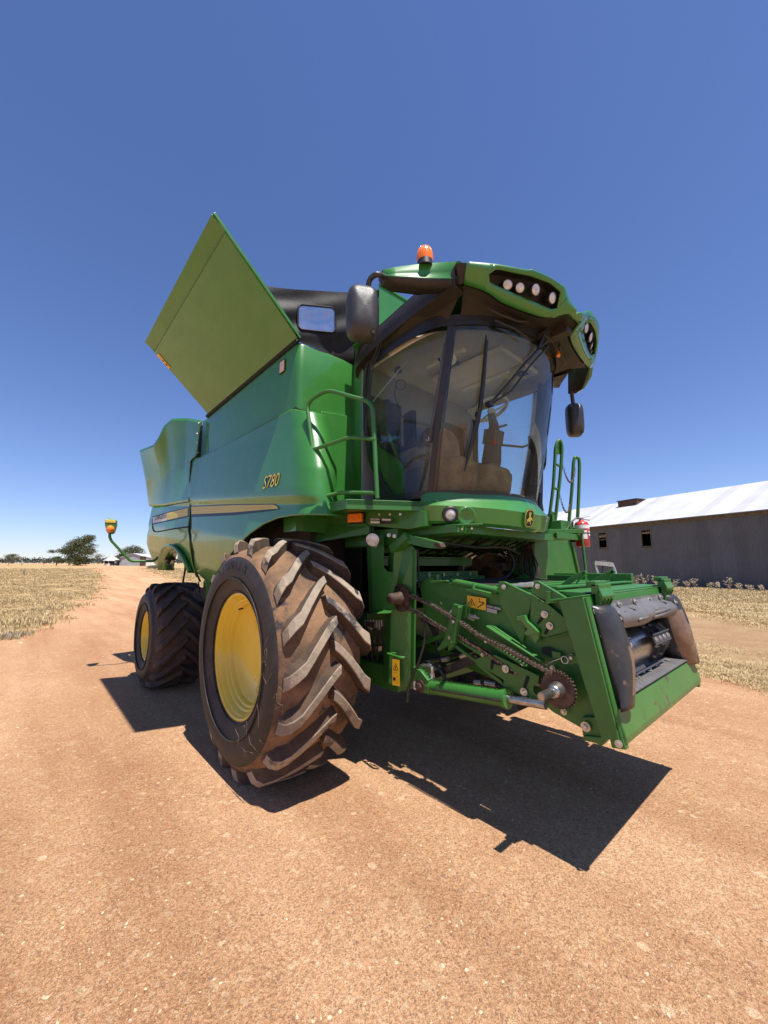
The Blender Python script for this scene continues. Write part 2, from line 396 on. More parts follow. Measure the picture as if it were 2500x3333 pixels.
for t in (.25,.5,.75):
    a=[lp(x,y) for x,y in zip([(545,1693.5),(615,1678)],[(545,1671.5),(615,1654)])]
    strip([(x,y+.6) for x,y in a],[(x,y-.6) for x,y in a],20,2,.016,mb)
mb.build('yellow_stripe',['stripe_yellow','navy_trim','stripe_line','stripe_cream'],rear)
def surftext(txt,pa,pb,h,m,off,bold=0,shear=0,pad=0):
    vs,fs=textmesh(txt,1,shear,1,bold); x0=min(v.x for v in vs);x1=max(v.x for v in vs);y0=min(v.y for v in vs);y1=max(v.y for v in vs)
    A=PS(*pa);B=PS(*pb); out=[]
    for v in vs:
        q=A+(B-A)*((v.x-x0)/(x1-x0)); z=q.z+h*(v.y-y0)/(y1-y0); out.append(V((q.x,Ys(q.x,z)-off,z)))
    return out,fs
for txt,a,b,h,par in (('S780',(858,1593),(909,1581),.135,side),('JOHN DEERE',(505,1700),(542,1692),.125,rear)):
    mb=MB()
    if txt=='S780':
        v,f=surftext(txt,a,b,h,0,.009,.045,.15); mb.add(v,f,1)
        v,f=surftext(txt,a,b,h,0,.013,.0,.15); mb.add(v,f,0)
    else:
        v,f=surftext(txt,a,b,h,0,.019,.0); mb.add(v,f,1)
    mb.build('model_number' if txt=='S780' else 'maker_lettering',['stripe_yellow','ink'],par)
# door seam on rear panel
seam=[(497,1690),(497,1722),(502,1731),(520,1730),(560,1722),(616,1714)]
mb=MB().tube([PS(*q,off=.010) for q in fillet([V((a,b,0)) for a,b in seam],8) for q in [(q.x,q.y)]],.011,6); mb.build('door_seam','dark_void',rear)
mb=MB().tube([P(655,1372,y=-1.63),P(645,1480,y=-1.66),P(622,1500,y=-1.68)]+[PS(*q) for q in [(619,1560),(620,1650),(622,1720),(629,1800),(638,1862),(652,1893)]],.014,6); mb.build('panel_seam','dark_void',H)
mb=MB().cyl(PS(632,1793)+V((0,.0,0)),PS(632,1793)+V((0,-.006,0)),.03); mb.build('panel_hole','dark_void',side)
# --- upper grain tank box
TY=-1.58
mb=MB()
a=P(973,1110,y=TY); TZ=4.06
R=.05
prof=[(-2.85,TY),(.10,TY),(.135,TY+.012),(.155,TY+.035),(.163,TY+.07),(.163,-.83),(.155,-.80),(.13,-.78),(-.1,-.76)]
rows=[]
for z,dx,dy in [(3.34,0,0),(3.36,0,0),(3.7,0,0),(4.03,0,0),(4.055,-.01,.008),(4.065,-.03,.03)]:
    rows.append([V((x+(dx if x>0 else 0),y+(dy if y<-1 else 0),z)) for x,y in prof])
mb.grid(rows); mb.add(rows[-1],[tuple(range(len(prof)))]); mb.add(rows[0],[tuple(range(len(prof)))[::-1]])
tank=mb.build('grain_tank_side','green_paint',H,bevel=0)
mb=MB().tube([V((.15,TY-.003,3.335)),V((-1.3,TY-.02,3.345)),V((-2.8,TY-.02,3.4))],.016,6); mb.tube([V((.13,TY,4.072)),V((-2.65,TY-.003,4.072))],.026,8)
mb.build('seal_strip','dark_void',tank)
mb=MB().box(P(918,1193,y=TY-.006),(.10,.012,.125)); mb.box(P(918,1193,y=TY-.012),(.12,.01,.145),m=1); mb.box(P(918,1193,y=TY-.018),(.095,.014,.12)); mb.build('side_lamp',['lamp_amber_lens','black_plastic'],tank,bevel=.006)
# lower tank/engine body (solid core so nothing shows through)
mb=MB().bb((-4.9,-1.3,2.1),(.05,1.45,3.33)); mb.bb((-2.7,-1.3,1.6),(.0,1.4,2.1)); mb.bb((-2.6,-1.5,2.35),(.1,1.5,3.33)); mb.bb((-2.8,-.75,3.3),(.12,1.55,4.05))
mb.build('body_core','brown_plastic',H)  # coloured dark in place of the shade inside the wheel arch
mb=MB().bb((-4.7,-1.45,3.3),(-2.8,1.5,3.75)); mb.bb((-5.3,-1.2,1.9),(-4.8,1.2,3.4)); mb.build('engine_deck','green_frame',H,bevel=.02)
# front face lower: recessed door with rounded corners
x0=.165
mb=MB()
low=[(1040,1340),(1100,1349),(1138,1357),(1146,1372),(1150,1400),(1152,1500),(1150,1640),(1045,1645),(1040,1560),(1033,1440)]
o=[P(a,b,x=x0) for a,b in low]; mb.prism(fillet(o+[o[0]],.04,4)[:-1],(.03,0,0)); mb.build('access_door','green_paint',H,bevel=.012,seg=3)
mb=MB().bb((-.1,-1.55,2.1),(.15,-.7,3.33)); mb.tube([V((.17,-1.56,3.32)),V((.17,-1.1,3.34)),V((.17,-.9,3.33)),V((.17,-.86,3.2))],.012,6,m=1)
mb.build('bulkhead',['green_paint','dark_void'],H)
# vertical curved column beside the cab
mb=MB(); rows=[]
for px,py,w in [(1168,1130,30),(1172,1180,26),(1166,1300,24),(1162,1400,26),(1160,1500,45),(1170,1580,70),(1172,1635,95)]:
    a=P(px-14,py,x=.20); b=P(px+w,py,x=.42); rows.append([a+V((-.1,-.0,0)),a,a.lerp(b,.5)+V((.03,-.03,0)),b,b+V((-.15,.25,0))])
mb.grid(rows); mb.build('cab_column','green_paint',H)
# --- open covers
def coverplate(hy,hx0,hx1,hz,oy,oz,ox0,ox1,sgn):
    A=V((hx1,hy,hz));B=V((hx0,hy,hz));C_=V((ox0,oy,oz));D=V((ox1,oy,oz)); return A,B,C_,D
A=P(973,1106,y=-1.58);A.z=4.08;A.x=.150;B=V((-2.60,-1.58,4.08));Cc=V((-2.615,-2.49,4.936));D=V((.16,-2.49,4.936))
e=(D-A); n=e.cross(B-A).normalized(); fold=.875
mb=MB(); F1=A.lerp(D,fold);F2=B.lerp(Cc,fold); nn=n if n.z>0 else -n
mb.prism([A,F1,F2,B],nn*.012); mb.prism([F1+nn*.014,D-nn*.012,Cc-nn*.012,F2+nn*.014],nn*.014); mb.prism([F1-nn*.004,F1+nn*.030,F2+nn*.030,F2-nn*.004],(F1-D).normalized()*.010,1); mb.bar(A-nn*.012,B-nn*.012,.02,.02)
mb.bar(A+nn*.03,D+nn*.02,.03,.03); mb.bar(B+nn*.03,Cc+nn*.02,.03,.03)
cov=mb.build('tank_cover',['green_paint','green_frame'],H,bevel=.003)
mb=MB(); wv=Cc.lerp(B,.175); d1=(B-Cc).normalized(); d2=(D-Cc).normalized()
mb.prism([wv+d2*.012-nn*.006,wv+d2*.09-nn*.006,wv+d2*.09+d1*.23-nn*.006,wv+d2*.012+d1*.23-nn*.006],-nn*.002)
c0=wv+d2*.05+d1*.07-nn*.009; mb.poly([c0,c0+d1*.05-d2*.02,c0+d1*.05+d2*.02],1); mb.cyl(wv+d2*.05+d1*.17-nn*.006,wv+d2*.05+d1*.17-nn*.011,.018,m=1)
mb.build('warning_sticker',['warn_yellow','ink'],cov)
mb=MB()
A2,B2,C2,D2=[V((q.x,-q.y,q.z)) for q in (A,B,Cc,D)]; mb.prism([A2,D2,C2,B2],(0,.01,.014)); mb.build('tank_cover','green_paint',H,bevel=.003)
# rear and front covers
f1=P(1235,925,x=.34); fy=f1.y
mb=MB().prism([V((.36,fy-.02,4.1)),V((.34,fy,f1.z)),V((.34,-fy,f1.z)),V((.36,-fy,4.1))],(-.014,0,.006)); mb.bar(V((.34,fy,f1.z)),V((.34,-fy,f1.z)),.03,.03)
mb.build('tank_cover','green_paint',H,bevel=.003)
mb=MB().prism([V((-2.7,-1.2,4.05)),V((-3.1,-1.3,4.75)),V((-3.1,1.3,4.75)),V((-2.7,1.2,4.05))],(-.014,0,.006)); mb.build('tank_cover','green_paint',H)
# tarp between right cover and front cover, with window
ta=P(865,928,x=.10); tb=f1+V((-.02,.02,-.05)); tlow=V((.150,-1.57,4.055)); tlow2=V((.165,fy,4.03))
def tp(u,v):
    topp=ta.lerp(tb,u)+V((0,0,-.05*math.sin(PI*u))); bt=tlow.lerp(tlow2,u); 
    p=bt.lerp(topp,v); return p+V((.03*math.sin(PI*v)*math.sin(PI*u)+.012*math.sin(9*u+4*v)+.018*math.sin(14*v-7*u)*v*(1-v)*4,0,0))
# window in (u,v) from pixels
def uvof(px,py):
    best=None
    for i in range(41):
        for j in range(41):
            u,v=i/40,j/40; q=tp(u,v)-CAMP; z=q.dot(CF); X=1250+FPX*q.dot(CR)/z; Y=1666.5-FPX*q.dot(CU)/z; d=(X-px)**2+(Y-py)**2
            if best is None or d<best[0]: best=(d,u,v)
    return best[1:]
def prj(q):
    q=q-CAMP; z=q.dot(CF); return 1250+FPX*q.dot(CR)/z,1666.5-FPX*q.dot(CU)/z
def inwin(q):
    X,Y=prj(q); a=abs(X-1030)-44; b=abs(Y-(1038+(X-1030)*.10))-24; return math.hypot(max(a,0),max(b,0))<17
mb=MB(); mw=MB(); NU,NW=110,60
for j in range(NW):
    for i in range(NU):
        u0,u1,v0,v1=i/NU,(i+1)/NU,j/NW,(j+1)/NW
        (mw if inwin(tp((u0+u1)/2,(v0+v1)/2)) else mb).add([tp(u0,v0),tp(u1,v0),tp(u1,v1),tp(u0,v1)],[(0,1,2,3)],0,True)
tarp=mb.build('corner_tarp','tarp',H,weld=True)
mw.build('tarp_window','tarp_window',tarp,weld=True)
ring=[]
for k in range(40):
    t=2*PI*k/40; c_,s_=math.cos(t),math.sin(t); X=1030+math.copysign(44,c_)+c_*17 if abs(c_)>1e-6 else 1030; Y=1038+math.copysign(24,s_)+s_*17; Y+=(X-1030)*.10; ring.append((X,Y))
def onT(px,py):
    u,v=uvof(px,py); st_=.02
    for _ in range(14):
        best=min(((prj(tp(u+a*st_,v+b*st_))[0]-px)**2+(prj(tp(u+a*st_,v+b*st_))[1]-py)**2,u+a*st_,v+b*st_) for a in(-1,0,1) for b in (-1,0,1)); u,v=best[1:]; st_*=.7
    return tp(u,v)
mb=MB().tube([onT(*q)+V((.006,0,0)) for q in ring],.011,6,closed=True); mb.build('window_hem','tarp',tarp)
# mirrored tarp on left
mb=MB().grid([[V((q.x,-q.y,q.z)) for q in (tp(i/12,j/8) for i in range(13))] for j in range(9)]); mb.build('corner_tarp','tarp',H)
# ================================================================= WHEELS
def make_wheel(yf,zc_,cx,Rt,Wt,rim_r,nl,hl,near=True,dirty=True,name='front_wheel',disc=.14,discr=.42,sgn=-1):
    # outer flange plane at y=yf; sgn=-1: outer side faces -Y
    yc=yf-sgn*Wt*.42
    root=bpy.data.objects.new(name,None); COL.objects.link(root); root.parent=H; root.location=(cx,yc,zc_)
    hw=Wt*.5; Rc=Rt-hl; TW=.95; TC=.028*(-sgn)
    # carcass profile (r, s) s: lateral -hw..hw
    def prof():
        L=[(rim_r+.005,-hw*.84),(rim_r+.05,-hw*.90),(rim_r+(Rc-rim_r)*.33,-hw*.995),(rim_r+(Rc-rim_r)*.50,-hw*1.02),(rim_r+(Rc-rim_r)*.68,-hw*.995),(Rc-.105,-hw*.93),(Rc-.06,-hw*.84),(Rc-.026,-hw*.6),(Rc-.008,-hw*.3),(Rc,0)]
        return L+[(r,-s) for r,s in L[:-1][::-1]]
    pr=prof(); n=96
    def squash(p):
        # flatten at ground
        z=p.z+zc_
        if z<.14:
            f=(.14-z)/.14; p=V((p.x*(1+.02*f),p.y*(1+.05*min(1,f)),p.z))
        if z<.004: p.z=.004-zc_
        return p
    mb=MB(); vs=[]
    for k in range(n):
        t=2*PI*k/n
        for r,s in pr: vs.append(squash(V((r*math.cos(t),s,r*math.sin(t)))))
    L=len(pr)
    for k in range(n):
        for i in range(L-1):
            side_=i<5 or i>=L-6
            mb.f.append((k*L+i,((k+1)%n)*L+i,((k+1)%n)*L+i+1,k*L+i+1)); mb.mi.append(1 if side_ else 0); mb.sm.append(True)
    mb.v=[tuple(v) for v in vs]
    # sidewall rings
    for side_ in (-1,1):
        for rr,sw in ((rim_r+.03,.005),(rim_r+(Rc-rim_r)*.33,.006)):
            ss=hw*(.885 if rr<rim_r+.05 else 1.02 if rr<Rc-.15 else .985)
            mb.tube([squash(V((rr*math.cos(2*PI*k/72),side_*ss,rr*math.sin(2*PI*k/72)))) for k in range(72)],sw*1.3,6,m=1,closed=True)
    tm=['tread_groove','rubber'] if dirty else ['rear_tread','rubber']
    tyre=mb.build('tyre',tm,root)
    # raised lettering on the outer sidewall
    if dirty and Wt>.78:
        tb=MB()
        for txt,a0 in (('MICHELIN',2.02),):
            for i,ch in enumerate(txt):
                if ch==' ': continue
                th=a0-i*.105; rr=rim_r+(Rc-rim_r)*.52; ssy=sgn*hw*1.020; er=V((math.cos(th),0,math.sin(th))); et=V((math.sin(th),0,-math.cos(th))) 
                vs_t,fs_t=textmesh(ch,.105,0,.85,0); tb.add([er*(rr+v.y)+et*(v.x)+V((0,ssy*1.0+sgn*(.004-.55*max(0,v.y-.02)*.25),0)) for v in vs_t],fs_t)
        tb.build('sidewall_lettering','rubber',root,solid=.004)
    # lugs
    lm=MB(); S=12; rnd=random.Random(3+int(cx*10)+int(yf*7))
    for sd in (-1,1):
        for k in range(nl):
            th0=2*PI*(k+(0 if sd<0 else .5))/nl+rnd.uniform(-.006,.006); secs=[]
            for i in range(S+1):
                s=i/S; lat=(-.07+1.04*s)*hw*TW; adv=-(.50*hw/.4)*(.95*s**1.2)
                # centreline angle: centre leads (higher at the front face), shoulders trail
                th=th0+adv*.95/Rt*1.0
                lat_c=min(lat,hw*.99)
                if s<.80: rb=Rc-.10*(lat_c/hw)**2-.012; ht=Rt-.02*(max(lat_c,0)/hw)**2
                else:
                    q=(s-.80)/.20; rb=Rc-.085-.15*q*hw/.4; ht=Rt-.012-.125*q**1.8*hw/.4; lat_c=hw*TW*(.83+.17*math.sin(q*PI*.5)); 
                wd=(.118+.046*s+.016*math.sin(PI*s))*(1.0 if hw>.36 else .9)*(Rt/1.03)
                wd*=1+rnd.uniform(-.04,.04)
                secs.append((th,lat_c*sd+TC,rb,ht,wd))
            rows=[]
            for (th,la,rb,ht,wd) in secs:
                row=[]
                for a,r in ((-.92,rb),(-.60,ht-.007),(-.5,ht),(.5,ht),(.60,ht-.007),(.92,rb)):
                    t=th+a*wd/2/r*1.0
                    row.append(squash(V((r*math.cos(t),la+.0*a,r*math.sin(t)))))
                rows.append(row)
            for j in range(S):
                for i in range(5):
                    o=len(lm.v); a,b,c_,d=rows[j][i],rows[j][i+1],rows[j+1][i+1],rows[j+1][i]
                    f=[a,b,c_,d] if sd<0 else [a,d,c_,b]
                    lm.add(f,[(0,1,2,3)],0 if i in(1,2,3) else 1,True if i in (1,3) else False)
            lm.add(rows[0],[tuple(range(6))],1); lm.add(rows[-1],[tuple(range(6))],1)
    lm2=['tread','tread_side'] if dirty else ['rear_tread','rear_tread']
    lm.build('tread_lugs',lm2,root,weld=True,bevel=.007 if dirty else 0,seg=2)
    # rim (outer side along axis sgn)
    yo=yf-yc; rm=MB(); o=V((0,yo,0)); ax=(0,sgn,0)
    dp=-disc
    prof_=[(rim_r-.03,-.05),(rim_r+.012,-.03),(rim_r+.02,-.008),(rim_r+.012,.004),(rim_r-.006,.0),(rim_r-.012,-.012),(rim_r-.02,-.03),(rim_r-.035,-.036),(rim_r-.040,-.068),(rim_r-.052,-.074),(rim_r-.062,-.074),(rim_r-.066,-.098),(rim_r-.078,-.104),(rim_r-.090,-.104),(rim_r-.094,dp+.006),(rim_r-.105,dp-.006),(rim_r-.125,dp-.010),(rim_r-.135,dp-.028),(.15,dp-.05),(.001,dp-.05)]
    rm.rev(prof_,o,ax,n=72)
    bk=[(rim_r-.03,-.05),(rim_r-.08,-.3),(rim_r-.08,-Wt*.7),(rim_r,-Wt*.84)]
    rm.rev(bk,o,ax,n=48)
    rim=rm.build('rim','yellow_paint',root)
    vm=MB(); q=V((-.16,yo-sgn*.105,rim_r-.14)) ; vm.cyl(q,q+V((0,sgn*.04,-.01)),.008); vm.build('valve','black_plastic',root)
    return root
FW=make_wheel(-2.017,.984,0,1.045,.80,.525,18,.078,name='wheel')
FW['label']='right front wheel, caked with tan mud on its lugs'
RW=make_wheel(-2.03,.735,-3.42,.785,.74,.35,18,.05,dirty=False,name='wheel',disc=.12)
RW['label']='right rear wheel with dark brown tyre'
def dupw(src,loc):
    c=src.copy(); COL.objects.link(c); c.parent=H; c.location=loc; c.rotation_euler=(0,0,PI)
    c['label']=src['label'].replace('right','left')
    for ch in list(src.children):
        d=ch.copy(); COL.objects.link(d); d.parent=c
        for g in ch.children:
            e=g.copy(); COL.objects.link(e); e.parent=c if False else d
    return c
dupw(FW,(0,1.68,.984)); dupw(RW,(-3.42,1.7,.735))

# dry plant strings caught on the front tyre sidewall
mb=MB(); rr_=random.Random(5)
for k in range(16):
    a=rr_.uniform(-1.1,.1); r0=rr_.uniform(.62,.88); pts=[]
    yc0=-2.017+.336
    for i in range(6):
        a+=rr_.uniform(-.06,.10); r0=min(.97,max(.58,r0+rr_.uniform(-.05,.06))); pts.append(V((math.cos(a)*r0,-2.10+.10*max(0,(r0-.8))/.15-.008,.984+math.sin(a)*r0)))
    mb.tube(smoothp(pts,3),.0015,4)
mb.build('caught_straw','straw_string',H,split=False)
# ================================================================= CAB
Z0,Z1=2.385,3.90
Bp=[(.42,-.90),(.85,-.93),(1.12,-.915),(1.26,-.84),(1.42,-.70),(1.55,-.50),(1.64,-.25),(1.665,0)]
Tp=[(.42,-.93),(1.0,-.97),(1.40,-.955),(1.57,-.86),(1.73,-.70),(1.86,-.48),(1.94,-.24),(1.965,0)]
def mir(pl): return pl+[(x,-y) for x,y in pl[:-1][::-1]]
Bf=smoothp([V((x,y,Z0)) for x,y in mir(Bp)],6); Tf=smoothp([V((x,y,Z1)) for x,y in mir(Tp)],6)
NB=len(Bf)-1
def gp(i,v,bulge=.05):
    i=max(0,min(NB,i)); k=int(i); t=i-k; a=Bf[k].lerp(Bf[min(k+1,NB)],t); b=Tf[k].lerp(Tf[min(k+1,NB)],t); p=a.lerp(b,v)
    c=V((.9,0,p.z)); d=(p-c); d.z=0
    return p+d.normalized()*bulge*math.sin(PI*v)*.6
iA=3*6; iB=NB-iA  # corner posts
rowg=lambda i0,i1,n,m,v0=0,v1=1,off=0: [[gp(i0+(i1-i0)*i/n,v0+(v1-v0)*j/m) for i in range(n+1)] for j in range(m+1)]
CAB=bpy.data.objects.new('cab',None); COL.objects.link(CAB); CAB.parent=H
mb=MB().grid(rowg(iA,iB,48,16)); mb.build('windshield','glass',CAB)
mb=MB().grid(rowg(iB,NB,20,16)); mb.build('door_glass','glass',CAB)
# side glass with curved rear edge
re=[P(a,b,y=-.955) for a,b in [(1272,1617),(1238,1560),(1207,1480),(1192,1400),(1188,1290),(1194,1190),(1212,1135)]]
re=smoothp(re,4)
def gpv(px,py):
    return None
left=[V((max(.30,p.x),-.925-.02*((p.z-2.4)/1.5),p.z)) for p in re]
left=[V((p.x,p.y,min(Z1,max(Z0,p.z)))) for p in left]
right=[gp(iA,j/12) for j in range(13)]
bot=[left[0]]+[gp(iA*t,0) for t in (.6,.8,.9)]+[right[0]]
bot=[left[0],left[0].lerp(right[0],.5)+V((0,-.03,0)),right[0]]
bot=smoothp(bot,6)
top=smoothp([left[-1],left[-1].lerp(right[-1],.5)+V((0,-.02,0)),right[-1]],6)
mb=MB().grid(coons(bot,top,left,right,20,20)); mb.build('side_glass','glass',CAB)
def bandtube(pts,r,nm,mt,par=CAB): MB().tube(pts,r,8).build(nm,mt,par)
# black seal round the side glass
mb=MB(); rr=[[p+V((-.075,.03,0)),p+V((-.04,-.012,0)),p+V((.005,-.01,0))] for p in left]; mb.grid(rr)
mb.grid([[p+V((-.16,.12,0)),p+V((-.075,.02,0))] for p in left]); 
mb.tube([p+V((0,-.008,0)) for p in left],.012,6)
mb.build('side_glass_seal','black_plastic',CAB)
# cab wall behind the side glass (green), floor etc
mb=MB(); gl=[P(1190,1440,y=-.9),P(1235,1452,y=-.9),P(1308,1500,y=-.9),P(1319,1522,y=-.9),P(1319,1614,y=-.9),P(1262,1622,y=-.9)]
mb.prism(fillet(gl+[gl[0]],.03)[:-1],(0,.02,0)); mb.build('lower_side_panel','green_paint',CAB,bevel=.008)
bandtube([p+V((0,-.006,0)) for p in fillet(gl[1:5],.04)],.008,'panel_seal','black_plastic')
# corner posts
for s,i0 in ((-1,iA),(1,iB)):
    mb=MB(); rr=[]
    for j in range(17):
        v=j/16; a=gp(i0-.9*(1 if s<0 else -1),v);b=gp(i0+.7*(1 if s<0 else -1),v); d=(a.lerp(b,.5)-V((.9,0,a.z))).normalized()
        rr.append([a-d*.03,a+d*.006,b+d*.006,b-d*.03])
    mb.grid(rr,0,False)
    inn=[gp(i0+.3,j/12)-(gp(i0,j/12)-V((.9,0,gp(i0,j/12).z))).normalized()*.05 for j in range(13)]; mb.tube(inn,.035,8)
    mb.build('corner_post','black_plastic',CAB)
for v in (.05,.28,.62):
    pass
mb=MB()
for px,py in ((1432,1178),(1393,1431)):
    q=PN(px,py,gp(iA,.5),(gp(iA,.5)-V((.9,0,gp(iA,.5).z))).normalized())
    mb.cyl(q,q+V((.5,-.8,0)).normalized()*.03,.016); mb.cyl(q+V((-.0,0,.0)),q+V((.03,-.05,0)),.010,m=1)
mb.build('glass_clamp',['zinc','black_plastic'],CAB)
# strips on post (wiper channel)
mb=MB()
a=PN(1452,1120,gp(iA+.7,.8),V((.7,-.7,0)));b=PN(1400,1440,gp(iA+.7,.3),V((.7,-.7,0))); mb.bar(a,b,.05,.02); mb.build('post_trim','cab_dark',CAB,bevel=.006)
# bottom black band & top black band of the glass
mb=MB()
for v0,v1,off in ((-.02,.022,.012),(.965,1.03,.012)):
    rr=[]
    for v in (v0,v1):
        row=[]
        for i in range(0,NB*2+1):
            p=gp(i/2,min(1,max(0,v))); p.z=Z0+(Z1-Z0)*v; d=(p-V((.9,0,p.z))).normalized(); row.append(p+d*off)
        rr.append(row)
    mb.grid(rr)
mb.build('glass_border','black_plastic',CAB)
# interior --------------------------------------------------
INT=MB(); INT.add([gp(i,0)+V((-.02*(1 if i else 0),0,-.01)) for i in range(0,NB+1)],[tuple(range(NB+1))],0)
INT.build('cab_floor','cab_dark',CAB)
mb=MB()
hl=[[V((.36+(gp(i,1).x-.36)*t*.97,gp(i,1).y*(.97),3.93-.10*(t**6)-(.0))) for t in (0,.3,.6,.85,.95,1)] for i in range(NB+1)]
mb.grid(hl)
ring=[[gp(i,1)*1 for i in range(NB+1)],[V((.9,0,0))+(gp(i,.93)-V((.9,0,0)))*.97 for i in range(NB+1)]]
mb.build('headliner','cab_grey',CAB)
mb=MB()  # roof console details
mb.box((1.15,.25,3.84),(.62,.05,.05)); mb.box((1.15,-.45,3.85),(.5,.05,.04)); mb.box(V(P(1690,1215,z=3.84)),(.30,.26,.05)); mb.box((1.2,0,3.865),(.9,.42,.05))
mb.box(V(P(1700,1217,z=3.812)),(.10,.12,.012),m=1)
mb.cyl(P(1470,1170,z=3.85),P(1470,1170,z=3.80),.05); mb.cyl(P(1490,1182,z=3.82),P(1490,1182,z=3.80),.025,m=1)
mb.build('roof_console',['cab_grey','cab_dark'],CAB,bevel=.012)
mb=MB() # rear wall with window
X=.40
mb.bb((X-.03,-.92,2.38),(X,.92,2.9)); mb.bb((X-.03,-.92,3.62),(X,.92,3.95)); mb.bb((X-.03,-.35,2.9),(X,.30,3.62)); mb.bb((X-.03,.86,2.9),(X,.92,3.62)); mb.bb((X-.03,-.92,2.9),(X,-.86,3.62))
mb.build('rear_wall','cab_wall',CAB)
for ya_,yb_ in ((-.86,-.35),(.30,.86)): MB().bb((X-.02,ya_,2.9),(X-.015,yb_,3.62)).build('rear_window','glass',CAB)
mb=MB() # door frame and posts on the left
for x in (.45,1.38): mb.tube([V((x,.90,2.4)),V((x+.03,.95,3.1)),V((x+.08,.95,3.88))],.035,8)
mb.tube([gp(iB+2,.0)+V((0,-.02,0)),gp(iB+2,.5)+V((0,-.03,0)),gp(iB+2,1)+V((0,-.02,0))],.04,8)
mb.box((1.35,.86,3.2),(.06,.05,.16)); mb.box((1.33,.84,2.62),(.2,.1,.08))
mb.build('door_frame','cab_dark',CAB)
mb=MB() # seat: cushion, backrest covered with sheepskin
def blob(c,s,m,j=.02,n=20,k=12,seed=0):
    rows=[]
    for a in range(k+1):
        ph=PI*a/k; row=[]
        for b in range(n+1):
            t=2*PI*(b%n)/n; d=V((math.sin(ph)*math.cos(t),math.sin(ph)*math.sin(t),math.cos(ph)))
            q=V((math.copysign(abs(d.x)**.6,d.x)*s[0],math.copysign(abs(d.y)**.6,d.y)*s[1],math.copysign(abs(d.z)**.6,d.z)*s[2]))
            q*=1+j*noise.noise(d*3+V((seed,0,0)))*3; row.append(V(c)+q)
        rows.append(row)
    mb.grid(rows,m)
blob((.98,.02,2.70),(.32,.30,.15),0,.03,seed=1); blob((.66,.02,3.0),(.13,.29,.36),0,.03,seed=2); blob((1.32,.02,2.62),(.16,.24,.16),0,.05,seed=5)
blob((1.1,-.42,2.62),(.35,.16,.20),0,.03,seed=3); blob((.75,-.45,2.85),(.25,.18,.14),0,.03,seed=8); 
mb.bb((.7,-.3,2.38),(1.2,.3,2.62),1); mb.build('driver_seat',['sheepskin','cab_dark'],CAB,subsurf=1)
mb=MB()
b0=V((1.52,.03,2.42)); c0=P(1597,1336,y=.02); 
mb.tube([P(1588,1600,y=.02),P(1600,1500,y=.02),P(1605,1440,y=.02),P(1608,1385,y=.02),c0+V((0,0,-.03))],[.07,.10,.085,.05,.035],12,m=1)
mb.box(P(1606,1425,y=.02),(.13,.17,.15),Matrix.Rotation(.2,3,'Y'),1); mb.tube([P(1606,1395,y=.02),P(1650,1383,y=.12)],.012,6,m=1)
# wheel rim
ax=V((-.42,0,1)).normalized(); R_=rotm(ax); ring=[c0+R_@V((math.cos(2*PI*k/40)*.185,math.sin(2*PI*k/40)*.185,.02)) for k in range(40)]
mb.tube(ring,.019,8,closed=True)
for a in (.3,2.4,4.4): mb.tube([c0+R_@V((math.cos(a)*.02,math.sin(a)*.02,-.02)),c0+R_@V((math.cos(a)*.18,math.sin(a)*.18,.018))],.012,6)
mb.cyl(c0-ax*.05,c0+ax*.005,.04,.035)
mb.tube([V((1.45,.05,2.98)),P(1700,1455,y=.42),P(1725,1447,y=.46)],.013,6,m=1); mb.box(P(1607,1440,x=1.56),(.02,.03,.05),m=2)
mb.build('steering_wheel',['beige_plastic','cab_dark','red_plastic'],CAB)
mb=MB(); q=P(1313,1405,y=-.5)
mb.prism(fillet([q+V((0,0,.19)),q+V((.19,-.05,.19)),q+V((.19,-.05,-.22)),q+V((0,0,-.22)),q+V((0,0,.18))],.05),(.02,.04,0)); mb.tube([q+V((.1,0,-.2)),V((q.x+.2,-.5,2.4))],.02,6)
mb.box(P(1296,1200,y=-.6),(.07,.05,.09)); mb.tube([P(1290,1240,y=-.6),P(1285,1290,y=-.6),P(1300,1330,y=-.6),P(1310,1360,y=-.55)],.006,6); mb.tube([P(1305+16*math.cos(t/2),1252+16*math.sin(t/2),y=-.6) for t in range(13)],.005,6)
mb.bar(P(1220,1310,y=-.8),P(1265,1305,y=-.8),.02,.03); mb.bar(P(1213,1308,y=-.85),P(1338,1158,y=-.6),.012,.012,m=1)
mb.build('monitor',['seat_cloth','cab_grey'],CAB,bevel=.004)
mb=MB(); 
mb.bb((.42,-.80,2.39),(.62,-.35,3.05)); mb.box((1.0,.52,2.75),(.5,.12,.1)); mb.box((.7,-.5,2.6),(.4,.2,.3))
mb.build('side_console','cab_dark',CAB,bevel=.02)
# dealer sticker inside the windshield
mb=MB()
def ws(px,py,off=.012):
    # intersect the ray with the windshield by stepping
    d=ray(px,py).normalized(); best=None
    for k in range(400):
        q=CAMP+d*(1.5+k*.01); 
        v=(q.z-Z0)/(Z1-Z0)
        if 0<=v<=1:
            c=V((.9,0,q.z)); 
            m=min(range(iA*2,iB*2+1),key=lambda i:(gp(i/2,v)-q).length); dd=(gp(m/2,v)-q).length
            if best is None or dd<best[0]: best=(dd,q)
    return best[1]
s0,s1,s2,s3=[ws(*q) for q in ((1655,1599),(1704,1607),(1701,1634),(1652,1627))]
nrm=(s1-s0).cross(s3-s0).normalized(); nrm=nrm if nrm.dot(CAMP-s0)>0 else -nrm
s0,s1,s2,s3=[q+nrm*.03 for q in (s0,s1,s2,s3)]
mb.prism([s0,s1,s2,s3],-nrm*.002)
ux=(s1-s0);uy=(s0-s3); 
def st(u,v,w,h,m): 
    a=s3+ux*u+uy*v+nrm*.001; mb.add([a,a+ux*w,a+ux*w+uy*h,a+uy*h],[(0,1,2,3)],m)
